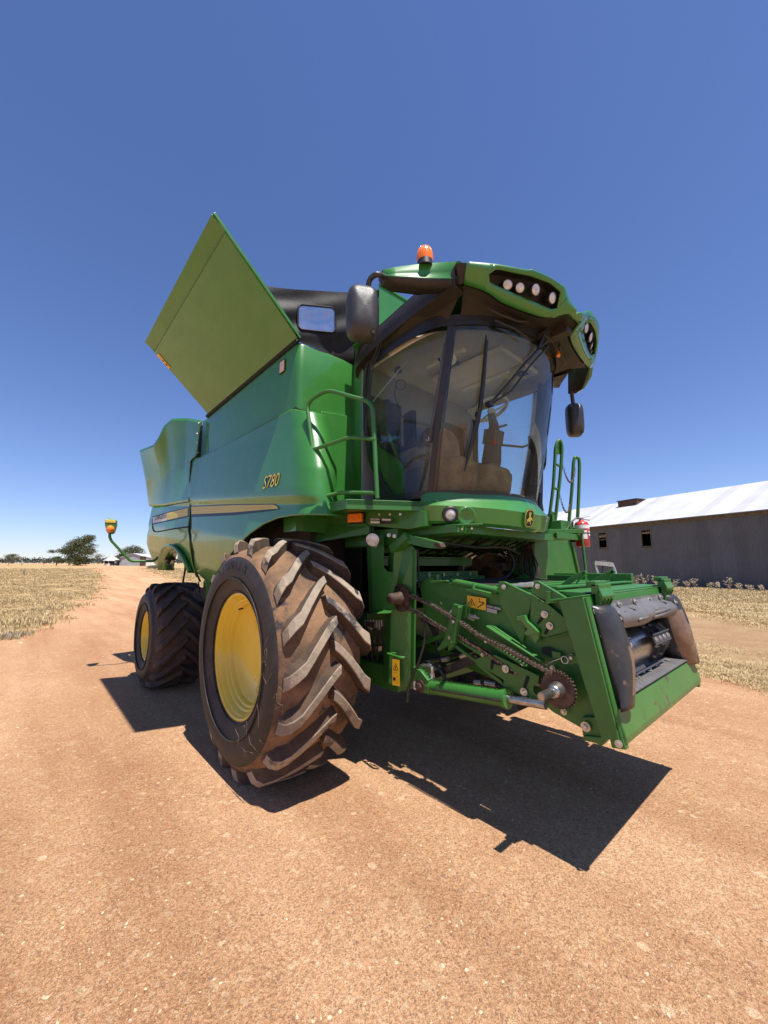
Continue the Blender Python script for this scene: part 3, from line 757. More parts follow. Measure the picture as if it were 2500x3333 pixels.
st(.05,.06,.6,.12,1); st(.65,.06,.07,.12,3); st(.72,.06,.07,.12,2); st(.08,.68,.28,.14,2); st(.45,.66,.36,.16,4); st(.5,.44,.25,.07,4); st(.08,.5,.25,.05,4); st(.08,.38,.2,.05,4); st(.88,.5,.07,.25,2)
mb.build('windshield_sticker',['white_label','label_blue','green_paint','warn_yellow','ink'],CAB)
# wipers
mb=MB()
w0=ws(1640,1290); piv=P(1840,1068,z=3.86) 
top_=P(1783,1095,x=1.93)
def wsl(*pts): return [ws(a,b)+V((.05,-.03,0)) for a,b in pts]
t1=wsl((1768,1120),(1700,1190),(1640,1262),(1583,1325)); mb.tube(t1,.011,6); t2=wsl((1775,1135),(1715,1200),(1655,1280),(1583,1330)); mb.tube(t2,.009,6)
mb.bar(t1[0]+V((.02,-.02,.12)),t1[1].lerp(t1[0],.6),.035,.025)
bl=wsl((1577,1098),(1573,1180),(1563,1290),(1546,1400),(1507,1535)); mb.tube([p+V((-.02,.01,0)) for p in smoothp(bl,5)],[.006+.014*math.sin(PI*k/20) for k in range(21)],6)
bl2=wsl((1576,1120),(1561,1300),(1512,1500)); mb.tube(bl2,.012,6); mb.box(t1[-1],(.05,.05,.04)); mb.build('wiper','black_plastic',CAB)
mb=MB(); mb.tube([p for p in wsl((1600,1055),(1660,1080),(1702,1108))],.010,6); mb.build('wiper','black_plastic',CAB)
# ------------------------------------------------ roof
ROOF=bpy.data.objects.new('cab_roof',None); COL.objects.link(ROOF); ROOF.parent=H

def cp(a,b): return (1450+a/1.796,820+b/1.796)
PT=[(125,60,4.26),(300,75,4.265),(480,108,4.265),(500,102,4.275),(600,145,4.25),(690,205,4.22),(720,290,4.14),(765,350,4.09),(785,357,4.12),(832,341,4.25),(880,395,4.26),(892,450,4.26),(886,530,4.25),(858,620,4.22)]
PB=[(105,185,4.01),(230,225,3.97),(320,290,3.93),(345,302,3.925),(450,345,3.90),(560,380,3.885),(625,381,3.89),(700,352,3.95),(778,415,3.95),(722,488,3.88),(740,545,3.885),(780,610,3.91),(833,678,3.95),(856,668,4.02)]
OPN=[[(245,165),(255,130),(290,108),(480,145),(600,185),(662,240),(655,262),(637,332),(610,338),(500,290),(300,205),(252,183)],[(782,452),(800,418),(832,414),(862,462),(872,520),(858,590),(832,600),(812,560),(794,500)]]
T3=[P(*cp(a,b),z=z-.11) for a,b,z in PT]; B3=[P(*cp(a,b),z=z+.03) for a,b,z in PB]
T2=[V((a,b,0)) for a,b,z in PT]; B2=[V((a,b,0)) for a,b,z in PB]
def colm(pl,n=8):
    out=[]
    for i in range(len(pl)-1):
        for k in range(n): out.append(pl[i].lerp(pl[i+1],k/n))
    out.append(pl[-1]); return out
def soft(pl,it=6,keep=()):
    pl=[p.copy() for p in pl]
    for _ in range(it):
        q=[p.copy() for p in pl]
        for i in range(1,len(pl)-1):
            if i in keep: continue
            pl[i]=q[i]*.5+(q[i-1]+q[i+1])*.25
    return pl
KP={3*8,5*8,6*8,7*8,9*8}
TT=soft(colm(T3),7,KP); BB=soft(colm(B3),7,{6*8,7*8,8*8,9*8}); t2=soft(colm(T2),7,KP); b2=soft(colm(B2),7,{6*8,7*8,8*8,9*8}); NV=len(TT)
def inw(p,d,dz): c=V((1.0,.12,p.z)); q=(p-c).normalized(); return p-q*d+V((0,0,dz))
def vp(i,v):
    p=TT[i].lerp(BB[i],v); return inw(p,-.018*math.sin(PI*v),0)
def hits(i):
    a,b=t2[i],b2[i]; r=[]
    for o in OPN:
        for k in range(len(o)):
            p,q=o[k],o[(k+1)%len(o)]; d=(b.x-a.x)*(q[1]-p[1])-(b.y-a.y)*(q[0]-p[0])
            if abs(d)<1e-9: continue
            t=((p[0]-a.x)*(q[1]-p[1])-(p[1]-a.y)*(q[0]-p[0]))/d; u=((p[0]-a.x)*(b.y-a.y)-(p[1]-a.y)*(b.x-a.x))/d
            if 0<t<1 and 0<=u<=1: r.append(t)
    return (min(r),max(r)) if len(r)>=2 else None
HH=[hits(i) for i in range(NV)]
mb=MB()
for i in range(NV-1):
    a,b=HH[i],HH[i+1]
    if a is None and b is None: a=b=(.5,.5)
    elif a is None: a=(sum(b)/2,)*2
    elif b is None: b=(sum(a)/2,)*2
    for k in (0,.5):
        mb.add([vp(i,a[0]*k),vp(i+1,b[0]*k),vp(i+1,b[0]*(k+.5)),vp(i,a[0]*(k+.5))],[(0,1,2,3)],0,True)
        f=lambda q,k: q+(1-q)*k
        mb.add([vp(i,f(a[1],k)),vp(i+1,f(b[1],k)),vp(i+1,f(b[1],k+.5)),vp(i,f(a[1],k+.5))],[(0,1,2,3)],0,True)
o=mb.build('roof_visor','green_paint',ROOF,weld=True,solid=.02); o.modifiers['s'].offset=-1
mb=MB(); mb.grid([[inw(vp(i,0),.22,.03) for i in range(NV)],[vp(i,0) for i in range(NV)]])
mb.grid([[vp(0,v/4) for v in range(5)],[inw(vp(0,v/4),.10,0) for v in range(5)]]); mb.grid([[vp(NV-1,v/4) for v in range(5)],[inw(vp(NV-1,v/4),.10,0) for v in range(5)]]); mb.build('visor_top','green_paint',ROOF)
mb=MB(); rr=[[inw(vp(i,v),.10,0) for i in range(1,NV-1)] for v in (.02,.5,.98)]; mb.grid(rr); mb.grid([rr[0],[inw(vp(i,.02),.021,0) for i in range(1,NV-1)]]); mb.grid([rr[2],[inw(vp(i,.98),.021,0) for i in range(1,NV-1)]])
mb.build('light_recess','recess_dark',ROOF)
LP=[(1652,927,.030),(1692,937,.030),(1743,943,.034),(1797,970,.034)]
def lamp(c,d,r,par,name='roof_lamp'):
    mb=MB(); d=V(d).normalized(); mb.rev([(r*.5,-.07),(r*1.02,-.045),(r*1.1,0),(r*1.1,.008),(r*.95,.008)],c,d,24,m=1); mb.rev([(r*.97,.004),(r*.7,.010),(0.001,.014)],c,d,24,m=0)
    o=mb.build(name,['lamp_clear','black_plastic'],par); return o
for k,(px,py,r) in enumerate(LP):
    q=P(px,py,z=4.055-.012*k); d=V((q.x-.9,q.y*(1.2 if k<2 else .6),-.55 if k<2 else -.55))
    r*=1.35
    lamp(q,d,r,ROOF)
    q2=P(*[(1922,1147),(1924,1125),(1922,1097),(1908,1067)][k],z=4.07-.01*k); lamp(q2,(d.x,-d.y*.8,d.z),r*1.05,ROOF)
# roof cap and underside
mb=MB(); cap=[inw(vp(i,0),.20,.025) for i in range(NV)]
mb.add(cap+[V((.3,1.0,4.16)),V((.3,-1.0,4.16))],[tuple(range(NV+2))]); mb.build('roof_cap','green_paint',ROOF,solid=.01)
# side fascia: green thin top edge + dark side + underside
mb=MB()
sidepts=[(.28,-.93,3.83,4.08),(.34,-.97,3.90,4.15),(.6,-1.0,3.96,4.19),(1.0,-1.04,3.985,4.21),(1.4,-1.07,4.0,4.225),(1.8,-1.09,4.0,4.22)]
for s in (-1,1):
    lo=[V((x,-s*y if s>0 else y,z0)) for x,y,z0,z1 in sidepts]; hi=[V((x-.0,(y+.03)*(-1 if s>0 else 1),z1)) for x,y,z0,z1 in sidepts]
    lo=smoothp(lo,4);hi=smoothp(hi,4); mid=[a.lerp(b,.5)+V((0,.02*s,0)) for a,b in zip(lo,hi)]
    mb.grid([lo,mid,hi],1); mb.grid([[p+V((0,.004*s,-.004)) for p in hi],[p+V((0,-.02*s,.022)) for p in hi],[p+V((0,-.10*s,.03)) for p in hi]],0)
    inn=[V((p.x,(p.y)*.90,p.z-.03 if True else 0)) for p in lo]; mb.grid([lo,inn],1)
mb.build('roof_side',['green_paint','brown_plastic'],ROOF)
mb=MB() # underside ring from visor lower edge to the glass top
rr=[]
for i in range(NV):
    p=inw(vp(i,1),.018,.0)
    ang=math.atan2(p.y,p.x-.9); g=min((gp(k/2,1) for k in range(iA*2-8,iB*2+9)),key=lambda q:abs(math.atan2(q.y,q.x-.9)-ang))
    mid=p.lerp(g,.5)+V((0,0,.03)); rr.append([p,mid,g+V((-.02,0,.02))])
mb.grid(rr); mb.grid([[inw(vp(0,1),.03,0),gp(iA-1,1)],[V((1.3,-1.06,4.0)),V((1.2,-.95,3.93))],[V((.3,-.96,3.88)),V((.3,-.9,3.9))]])
mb.grid([[V((1.86,1.10,4.0)),gp(iB+1,1)],[V((1.3,1.06,4.0)),V((1.2,.95,3.93))],[V((.3,.96,3.88)),V((.3,.9,3.9))]])
mb.build('roof_underside','brown_plastic',ROOF)
mb=MB()
for s in (-1,1):
    a=V((1.93,.52*s,3.925)); mb.tube([a+V((.06,-.22*s,.0)),a+V((.02,-.1*s,-.03)),a+V((-.03,.1*s,-.03)),a+V((-.08,.22*s,-.0))],.012,6)
mb.box(P(1825,1085,z=3.9),(.16,.10,.06)); mb.box(P(1770,1100,z=3.88),(.10,.16,.05)); mb.cyl(P(1817,1148,z=3.88),P(1818,1158,z=3.83),.018,m=1); mb.build('underside_fitting',['brown_plastic','lamp_orange'],ROOF,bevel=.004)
# ears with mirrors and beacon
def ear(s):
    q0=V((1.80,-1.10,4.20));q1=V((1.44,-1.60,4.13))
    t=[(P(1489,852,z=4.22),P(1489,905,z=4.08),P(1492,925,z=4.02)),(P(1380,858,z=4.20),P(1380,903,z=4.08),P(1380,936,z=4.02)),(P(1290,870,z=4.17),P(1290,897,z=4.09),P(1290,925,z=4.04)),(P(1246,878,z=4.14),P(1252,896,z=4.09),P(1258,908,z=4.05))]
    m=(lambda p: V((p.x,-p.y,p.z))) if s>0 else (lambda p:p)
    mb=MB(); rows=[]
    for a,b,c in t:
        k=V((-.11,.05,0)); rows.append([m(a+k),m(a),m(a.lerp(b,.5)+V((-.012,.01,0))),m(b),m(b+V((.012,-.01,-.02)))])
    mb.grid(rows); rows2=[[m(b+V((.012,-.01,-.02))),m(c),m(c+V((-.11,.05,.02)))] for a,b,c in t]; mb.grid(rows2,1)
    for r in (rows[0]+rows2[0][1:],rows[-1]+rows2[-1][1:]): mb.add(r,[tuple(range(len(r)))],1)
    o=mb.build('mirror_bracket',['green_paint','brown_plastic'],ROOF,weld=True,solid=.006); return m
mm=ear(-1); ear(1)
mb=MB(); mb.prism([P(1486,856,z=4.17),vp(0,0),vp(0,1),P(1490,925,z=4.04)],(-.16,.06,0)); mb.build('bracket_joint','brown_plastic',ROOF,bevel=.004)
bz=P(1393,851,z=4.205)+V((-.05,.02,0)); mb=MB(); mb.cyl(bz+V((0,0,-.01)),bz+V((0,0,.045)),.066,.062,24,m=1)
pr=[(.062,.04),(.065,.07),(.063,.11),(.054,.145),(.036,.165),(.001,.173)]; mb.rev(pr,bz,(0,0,1),48)
for k in range(24): 
    t=2*PI*k/24; mb.tube([bz+V((r*1.01*math.cos(t),r*1.01*math.sin(t),h)) for r,h in pr[:-1]],.0015,4)
mb.build('beacon',['lamp_orange','black_plastic'],ROOF)
def mirror(s):
    # housing in a rounded shape
    m=(lambda p: V((p.x,-p.y,p.z))) if s>0 else (lambda p:p)
    if s<0:
        T_=P(1180,937,x=1.32); Bt=P(1180,1108,x=1.32); L_=P(1130,1010,x=1.26); Rr=P(1232,1010,x=1.38)
        cx=T_.lerp(Bt,.5); hw=(Rr-L_).length/2; hh=(T_-Bt).length/2; sx=(Rr-L_).normalized(); sx.z=0; sx.normalize()
    else:
        cx=V((1.56,1.60,3.60)); hw=.10; hh=.215; sx=V((.74,.67,0)).normalized()
    ny=V((sx.y,-sx.x,0)); ny=ny if ny.x>0 else -ny
    mb=MB(); rows=[]
    n=40
    def prf(sc,d,zs=0): 
        out=[]
        for k in range(n):
            t=2*PI*k/n; ex=4.5; c_,s_=math.cos(t),math.sin(t); r=(abs(c_)**ex+abs(s_)**ex)**(-1/ex)
            w=hw*(1-.06*(s_*r+1)/2*0)
            out.append(cx+sx*(c_*r*w*sc)+V((0,0,s_*r*hh*sc*(1+.0)))+ny*d)
        return out
    fr=[prf(.93,-.055),prf(1,-.045),prf(1.0,-.01),prf(.98,.03),prf(.90,.065),prf(.72,.09),prf(.4,.102),prf(.02,.104)]
    rows=[r+[r[0]] for r in fr]; mb.grid(rows); mb.add(prf(.93,-.053),[tuple(range(n))],1)
    mb.cyl(cx+V((0,0,-hh*.86))+sx*hw*.55+ny*.05,cx+V((0,0,-hh*.86))+sx*hw*.55+ny*.085,.014,m=2)
    if s<0:
        arm=[P(1256,892,z=4.09)+V((-.03,.02,0)),P(1228,893,y=-1.6),P(1208,905,y=-1.6),P(1200,925,y=-1.6),P(1198,960,x=1.30)]
    else:
        arm=[P(1878,1258,y=1.5),P(1864,1268,y=1.52),P(1862,1285,y=1.54),P(1866,1315,y=1.57)]
    mb.tube(smoothp(arm,5),.022 if s<0 else .024,10,m=0)
    mb.build('mirror',['mirror_plastic','mirror_glass','dark_void'],ROOF)
mirror(-1); mirror(1)
q_=[P(1868,1192,y=1.40),P(1922,1184,y=1.36),P(1916,1228,y=1.48),P(1894,1268,y=1.5),P(1868,1270,y=1.5)]
mb=MB(); mb.prism(q_,(-.10,.06,0),0); mb.prism([q_[1],q_[2],q_[3],q_[3]+V((.02,.02,.01)),q_[2]+V((.03,.02,.01)),q_[1]+V((.03,.02,.01))],(-.10,.06,0),1); mb.build('mirror_bracket',['brown_plastic','green_paint'],ROOF)
# cables hanging at the cab rear post
mb=MB()
for dx in (0,7,-4):
    mb.tube(smoothp([P(1238+dx,1105,y=-1.02),P(1225+dx,1150,y=-1.0),P(1206+dx,1200,y=-1.0),P(1200+dx*.5,1300,y=-1.0),P(1188,1420,y=-1.0)],5),.006,5)
mb.build('cable','hose',ROOF)
# ------------------------------------------------ nose fascia below the windshield
FAS=bpy.data.objects.new('nose_panel',None); COL.objects.link(FAS); FAS.parent=H
fb=[(1.22,-.92),(1.36,-.86),(1.52,-.66),(1.66,-.40),(1.74,-.15),(1.76,0)]
def nose(rows_def):
    rows=[]
    for sc,z,zc_ in rows_def:
        a=[V((1.0+(x-1.0)*sc,y*(1+(sc-1)*.55),z+(zc_-z)*(1-min(1,abs(y)/.9)))) for x,y in fb]; a=a+[V((q.x,-q.y,q.z)) for q in a[:-1][::-1]]; rows.append(smoothp(a,6))
    return rows
rows=nose([(.86,2.41,2.40),(.93,2.40,2.385),(1.0,2.33,2.30),(1.02,2.315,2.285),(1.10,2.27,2.215),(1.06,2.14,2.085),(1.0,2.12,2.065),(.8,2.12,2.09)])
mb=MB()
for r_a,r_b in zip(rows,rows[1:]): mb.grid([r_a,r_b])
fas=mb.build('fascia','green_paint',FAS,bevel=0)
from mathutils.bvhtree import BVHTree
_bt=BVHTree.FromPolygons([V(v) for v in mb.v],mb.f)
def fs(px,py):
    h=_bt.ray_cast(CAMP,ray(px,py).normalized()); n=h[1]; n=n if n.dot(CAMP-h[0])>0 else -n
    return h[0],n
q,nrm=fs(1466,1674); q=q+nrm*.006
mb=MB().rev([(.075,-.04),(.072,.0),(.06,.012),(.046,.012),(.044,.0)],q,nrm,32,m=1); mb.rev([(.046,.0),(.03,.008),(.001,.01)],q+nrm*.004,nrm,24); mb.build('headlamp',['lamp_clear','black_plastic'],FAS)
q2,nrm=fs(1518,1680); q2=q2+nrm*.014; mb=MB(); R_=rotm(nrm); mb.rev([(.085,-.02),(.08,.0),(.06,-.006),(.03,-.012),(.001,-.014)],q2,nrm,32); mb.build('lamp_blank','green_paint',FAS)
# dark crease strip at fascia left
q,nrm=fs(1717,1686); R0=V((0,0,1)).cross(nrm).normalized(); U0=nrm.cross(R0)
q=q+nrm*.045
def shield(w,h,m,off,mbx):
    pts=[]
    for k in range(28):
        t=2*PI*k/28; ex=3.2; c_,s_=math.cos(t),math.sin(t); r=(abs(c_)**ex+abs(s_)**ex)**(-1/ex); pts.append(q+R0*(c_*r*w)+U0*(s_*r*h)+nrm*off)
    mbx.prism(pts,nrm*.004,m)
mb=MB(); shield(.058,.085,0,-.03,mb); shield(.052,.078,2,-.024,mb); shield(.046,.071,1,-.022,mb)
deer=[(-.030,-.045),(-.022,-.030),(-.008,-.024),(.004,-.030),(.016,-.050),(.020,-.048),(.010,-.022),(.020,-.010),(.034,-.022),(.036,-.016),(.024,.004),(.014,.010),(.006,.020),(.008,.034),(.018,.046),(.012,.048),(.003,.040),(.000,.056),(-.004,.054),(-.004,.040),(-.014,.050),(-.018,.046),(-.008,.034),(-.014,.028),(-.012,.022),(-.004,.018),(-.010,.004),(-.020,-.006),(-.034,-.014),(-.034,-.020),(-.022,-.018),(-.030,-.030),(-.036,-.044)]
mb.poly([q+R0*(x*1.05)+U0*(y*1.1)+nrm*(-.0168) for x,y in deer],0+2)
mb.build('emblem',['green_paint','ink','stripe_yellow'],FAS)
# ================================================================= PLATFORM, RAILS
A_=P(1127,1624,z=2.31); B_=P(1381,1632,z=2.31); L_=P(1019,1646,y=A_.y); L_.z=2.31
mb=MB()
mb.prism([L_,A_,B_,V((1.25,-.85,2.31)),V((.15,-.75,2.31)),V((.15,A_.y,2.31))],(0,0,-.05))
mb.prism([L_,A_,A_+V((0,0,-.085)),L_+V((0,0,-.085))],(0,.02,0)); dn=(B_-A_).normalized(); nn_=V((-dn.y,dn.x,0))
mb.prism([A_+V((0,0,0)),B_,B_+V((0,0,-.085)),A_+V((0,0,-.085))],nn_*.02)
plat=mb.build('platform','green_frame',H,bevel=.004)
mb=MB()
for px,py in ((1034,1652),(1030,1664),(1031,1672)): mb.bolt(P(px,py,y=A_.y-.004),(0,-1,0),.010,.008)
mb.build('platform_bolt','zinc',plat)
# handrail
yl=-1.60; rb=P(1228,1622,z=2.31); 
def Lp(px,py): return P(px,py,y=yl)
def Rp(px,py): 
    p=P(px,py,y=rb.y); return p
mb=MB(); r=.019
main=[Lp(1036,1640),Lp(1024,1550),Lp(1003,1380),Lp(999,1336),Lp(1008,1303)]
Tm=P(1064,1268,y=-1.52); 
path=[Lp(1036,1640),Lp(1018,1470),Lp(998,1310),Tm,Rp(1213,1310),Rp(1228,1622)]
mb.tube(fillet(path,.10,6),r,12)
for a,b,c_ in (((1018,1464),(1137,1423),(1222,1431)),((1035,1622),(1106,1603),(1224,1605))):
    m1=P(*b,y=-1.47); mb.tube(fillet([Lp(*a),m1,Rp(*c_)],.06,5),r*.92,12)
mb.build('handrail','green_frame',H)
# beam below the platform with indicator and labels
C0=P(1130,1655,z=2.22)
mb=MB()
bx=[P(1195,1660,y=-1.12),P(1384,1662,y=-.98),P(1384,1712,y=-.98),P(1330,1722,y=-1.02),P(1180,1710,y=-1.12)]
mb.prism(bx,(-.03,.12,0)); mb.prism([P(1122,1660,y=-1.18),P(1192,1655,y=-1.12),P(1192,1705,y=-1.12),P(1185,1712,y=-1.12),P(1130,1710,y=-1.18),P(1122,1700,y=-1.18)],(-.02,.03,0))
mb.prism([P(930,1690,y=-1.25),P(1124,1664,y=-1.18),P(1200,1712,y=-1.12),P(1200,1738,y=-1.12),P(1020,1766,y=-1.25),P(985,1750,y=-1.25)],(0,.03,0))
beam=mb.build('platform_beam','green_frame',H,bevel=.004)
mb=MB(); 
for px in (1235,1269,1303): mb.bolt(P(px,1674,y=-1.10),(.55,-.83,0),.006,.008)
mb.build('beam_bolt','zinc',beam)
mb=MB(); q=P(1158,1686,y=-1.185); d=V((.35,-.94,0)).normalized(); R_=rotm(d)
mb.box(q,(.155,.085,.06),R_); mb.box(q-d*.02,(.175,.105,.04),R_,1); mb.build('turn_signal',['lamp_orange','black_plastic'],beam,bevel=.012,seg=3)
mb=MB()
for a,b in (((1207,1687),(1241,1706)),((1244,1688),(1278,1706))):
    p0=P(a[0],a[1],y=-1.10);p1=P(b[0],a[1]+1,y=-1.08);p2=P(b[0],b[1],y=-1.08);p3=P(a[0],b[1],y=-1.10); o=V((.012,-.02,0))
    mb.poly([p0+o,p1+o,p2+o,p3+o],0)
    for v0,v1,c_ in ((.55,.92,1) if a[0]<1220 else (.3,.36,1),(.1,.25,1),(.42,.46,1)):
        l0,l1=p0.lerp(p3,v0),p0.lerp(p3,v1);r0_,r1_=p1.lerp(p2,v0),p1.lerp(p2,v1); o2=o*1.2
        mb.poly([l0.lerp(r0_,.06)+o2,l0.lerp(r0_,.94)+o2,l1.lerp(r1_,.94)+o2,l1.lerp(r1_,.06)+o2],c_)
mb.build('maker_plate',['ink','white_label'],beam)
mb=MB(); q=P(1213,1757,y=-1.17); d=V((.62,-.74,-.26)).normalized(); mb.rev([(.02,-.06),(.06,-.05),(.068,-.01),(.066,.004),(.06,.004)],q,d,28,m=1); mb.rev([(.062,.0),(.045,.012),(.001,.016)],q,d,28); mb.bar(q-d*.03,q-d*.03+V((0,0,.11)),.02,.01,1); mb.build('work_lamp',['lamp_clear','black_plastic'],beam)
# ================================================================= FEEDER SUPPORT COLUMNS AND UNDERBODY
mb=MB()
mb.bb((.0,-.86,1.0),(.30,.86,2.12),1); mb.bb((-3.2,-.72,1.05),(0,.72,2.3),1); mb.bb((-.25,-1.2,.72),(.22,1.2,1.2),1)
mb.bb((-3.6,-1.35,.62),(-3.25,1.35,.92)); mb.bb((-3.9,-.9,.9),(-2.6,.9,1.7),1)
mb.bb((-1.4,-1.28,1.4),(-1.0,1.28,2.3),1); mb.bb((-2.6,-1.2,1.25),(-1.2,1.2,1.8),1)
mb.build('chassis',['green_frame','dark_void'],H,bevel=.01)  # near-black boxes: shade under the machine put into their colour
mb=MB() # vertical column boxes
c1=[P(1204,1745,y=-1.08),P(1276,1750,y=-1.08),P(1276,2000,y=-1.08),P(1252,1990,y=-1.08),P(1212,1960,y=-1.08)]
mb.prism([P(1206,1740,y=-1.08),P(1250,1740,y=-1.08),P(1250,1845,y=-1.08),P(1262,1860,y=-1.08),P(1280,1862,y=-1.08),P(1280,1985,y=-1.08),P(1215,1995,y=-1.08)],(-.10,.03,0))
mb.prism([P(1215,1995,y=-1.08),P(1280,1980,y=-1.08),P(1272,1996,y=-1.12),P(1206,1998,y=-1.14)],(-.08,0,-.01))
colu=[P(1318,1755,y=-.92),P(1352,1785,y=-.90),P(1345,2200,y=-.90),P(1325,2238,y=-.92),P(1265,2225,y=-1.0),P(1272,2000,y=-1.0),P(1284,1770,y=-1.0)]
mb.prism(colu,(-.12,.04,0)); mb.bar(P(1349,1790,y=-.90),P(1343,2200,y=-.90),.02,.05)
sup=mb.build('feeder_support','green_frame',H,bevel=.006)
mb=MB().bb((.25,-.95,.66),(.95,.95,.86)); mb.bb((.2,-1.0,1.95),(1.0,1.0,2.10)); mb.bb((.28,-.9,.86),(.45,.9,1.3)); mb.build('cross_beam','green_frame',H,bevel=.01)
mb=MB(); 
for a,b in (((1276,1868),(1352,1868)),): pass
hk=[(1262,1778),(1316,1735),(1350,1745),(1428,1765),(1436,1780),(1428,1786),(1392,1784),(1350,1775),(1318,1766),(1272,1798)]
mb.prism([P(a,b,y=-1.0) for a,b in hk],(.0,.06,0)); mb.prism([P(a,b,y=-1.03) for a,b in [(1262,1778),(1316,1733),(1326,1752),(1272,1800)]],(.02,.10,0)); mb.build('latch_arm','green_frame',sup,bevel=.004)
mb=MB().prism([P(a,b,y=-1.002) for a,b in [(1412,1762),(1430,1767),(1436,1780),(1428,1785),(1412,1778)]],(0,.064,0)); mb.build('latch_tip','rust_steel',sup,bevel=.004)
mb=MB() # safety labels on the column
def sticker(mb,q,ux,uy,w,h,glyph):
    # q centre
    ux=V(ux).normalized();uy=V(uy).normalized(); n=ux.cross(uy)
    a=lambda u,v,o=0: q+ux*(u*w/2)+uy*(v*h/2)+n*o
    mb.prism([a(-1,-1),a(1,-1),a(1,1),a(-1,1)],n*.002,0)
    return a
def tri(mb,a,cx,cy,s,asp):
    mb.poly([a(cx-s,cy-s*asp*.8,.0028),a(cx+s,cy-s*asp*.8,.0028),a(cx,cy+s*asp,.0028)],1); k=.68
    mb.poly([a(cx-s*k,cy-s*asp*.66,.0034),a(cx+s*k,cy-s*asp*.66,.0034),a(cx,cy+s*asp*k*.9,.0034)],0)
    mb.poly([a(cx-s*.25,cy-s*asp*.4,.004),a(cx+s*.2,cy-s*asp*.45,.004),a(cx+s*.12,cy+s*asp*.25,.004),a(cx-s*.1,cy+s*asp*.1,.004)],1)
q=P(1289,2189,y=-1.01); ux=V((.45,.28,0)); 
a=sticker(mb,q,V((.83,.25,0)) if False else V((1,.22,0)),V((0,0,1)),.075,.215,0)
tri(mb,a,0,.45,.75,.42); mb.poly([a(-.7,-.02,.003),a(.7,-.02,.003),a(.7,0,.003),a(-.7,0,.003)],1)
for t in range(8): 
    u=2*PI*t/8; mb.poly([a(.35+.35*math.cos(u),-.5+.3*math.sin(u),.003),a(.35+.35*math.cos(u+.5),-.5+.3*math.sin(u+.5),.003),a(.35+.25*math.cos(u+.25),-.5+.2*math.sin(u+.25),.003)],1)
mb.poly([a(-.75,-.6,.003),a(-.1,-.65,.003),a(-.1,-.4,.003),a(-.75,-.35,.003)],1); mb.build('warning_sticker',['warn_yellow','ink'],sup)
mb=MB().tube(fillet([P(1262,2128,y=-1.03),P(1300,2140,y=-1.05),P(1318,2141,y=-1.02)],.02),.012,8); mb.tube([P(1262,2128,y=-1.03),P(1296,2125,y=-.98)],.008,6); mb.build('lock_pin','green_frame',sup)
# hydraulics behind the tyre
mb=MB()
for k in range(7):
    x=1188+k*9; mb.tube(smoothp([P(x,2030+6*(k%3),y=-.95),P(x+2,2070,y=-.93),P(x+(-1)**k*6,2120,y=-.93),P(x+(-1)**k*4,2190,y=-.9)],4),.008,6,m=1)
    mb.cyl(P(x,2018,y=-.95),P(x+1,2038+6*(k%3),y=-.95),.013,n=6)
mb.box(P(1215,2032,y=-.93),(.14,.08,.05)); mb.box(P(1222,2110,y=-.9),(.1,.08,.05)); 
mb.tube(smoothp([P(1195,2090,y=-.9),P(1210,2150,y=-.9),P(1250,2200,y=-.9),P(1320,2208,y=-.85)],5),.014,6,m=1)
mb.build('hydraulic_valve',['steel','hose'],H,bevel=.003)
# ================================================================= FEEDER HOUSE
FY=-.80
FH=bpy.data.objects.new('feeder_house',None); COL.objects.link(FH); FH.parent=H
def FP(px,py,y=FY): return P(px,py,y=y)
poly=[(1400,1875),(1420,1893),(1500,1900),(1622,1925),(1700,1925),(1890,1950),(1905,1990),(1945,2200),(1972,2400),(1900,2375),(1800,2318),(1650,2195),(1560,2130),(1440,2058),(1380,1995),(1365,1900)]
mb=MB().prism([FP(*q) for q in poly],(0,.025,0)); mb.prism([V((p.x,-p.y,p.z)) for p in [FP(*q) for q in poly]],(0,-.025,0))
sidep=mb.build('side_plate','green_frame',FH,bevel=.004)
tz=lambda px,py: FP(px,py)
# top deck: from back to front between the sides
ta_=FP(1430,1890);tb_=FP(1622,1922);tc=FP(1880,1945)
mb=MB()
def deck(p,q,m,dz=0,y0=-.79,y1=.79): mb.prism([V((p.x,y0,p.z+dz)),V((q.x,y0,q.z+dz)),V((q.x,y1,q.z+dz)),V((p.x,y1,p.z+dz))],(0,0,-.02),m)
zt=1.60
mb.prism([V((.8,-.79,1.60)),V((1.75,-.79,1.585)),V((1.75,.79,1.585)),V((.8,.79,1.60))],(0,0,-.03),1)
mb.prism([V((1.75,-.79,1.60)),V((2.52,-.79,1.585)),V((2.52,.79,1.585)),V((1.75,.79,1.60))],(0,0,-.03),0)
for k in range(3): mb.bb((1.85+.2*k,-.76,1.60),(1.93+.2*k,.76,1.615))
mb.build('deck',['green_frame','brown_plastic'],FH,bevel=.004)
mb=MB().prism([V((.9,-.70,1.605)),V((1.7,-.70,1.592)),V((1.7,.70,1.592)),V((.9,.70,1.605))],(0,0,.008)); mb.build('rubber_mat','rubber',FH)
mb=MB()
mb.tube([FP(1475,1893,-.80),FP(1622,1923,-.80)],.028,12); mb.tube([P(1690,1905,y=-.75),P(1735,1905,y=-.62)],.02,10,m=1); 
mb.tube([P(1660,1912,y=-.77),P(1735,1903,y=-.77)],.022,10,m=1); mb.build('edge_tube',['green_frame','zinc'],FH)
mb=MB() # belly: bottom and inner dark
mb.prism([FP(1365,1950,-.78),FP(1440,2055,-.78),FP(1650,2190,-.78),FP(1800,2312,-.78),FP(1900,2370,-.78),FP(1900,2330,-.78),FP(1650,2150,-.78),FP(1440,2000,-.78)],(0,1.56,0)); mb.build('feeder_floor','green_frame',FH)
mb=MB() # transverse ledges seen under the cab at the back of the feeder
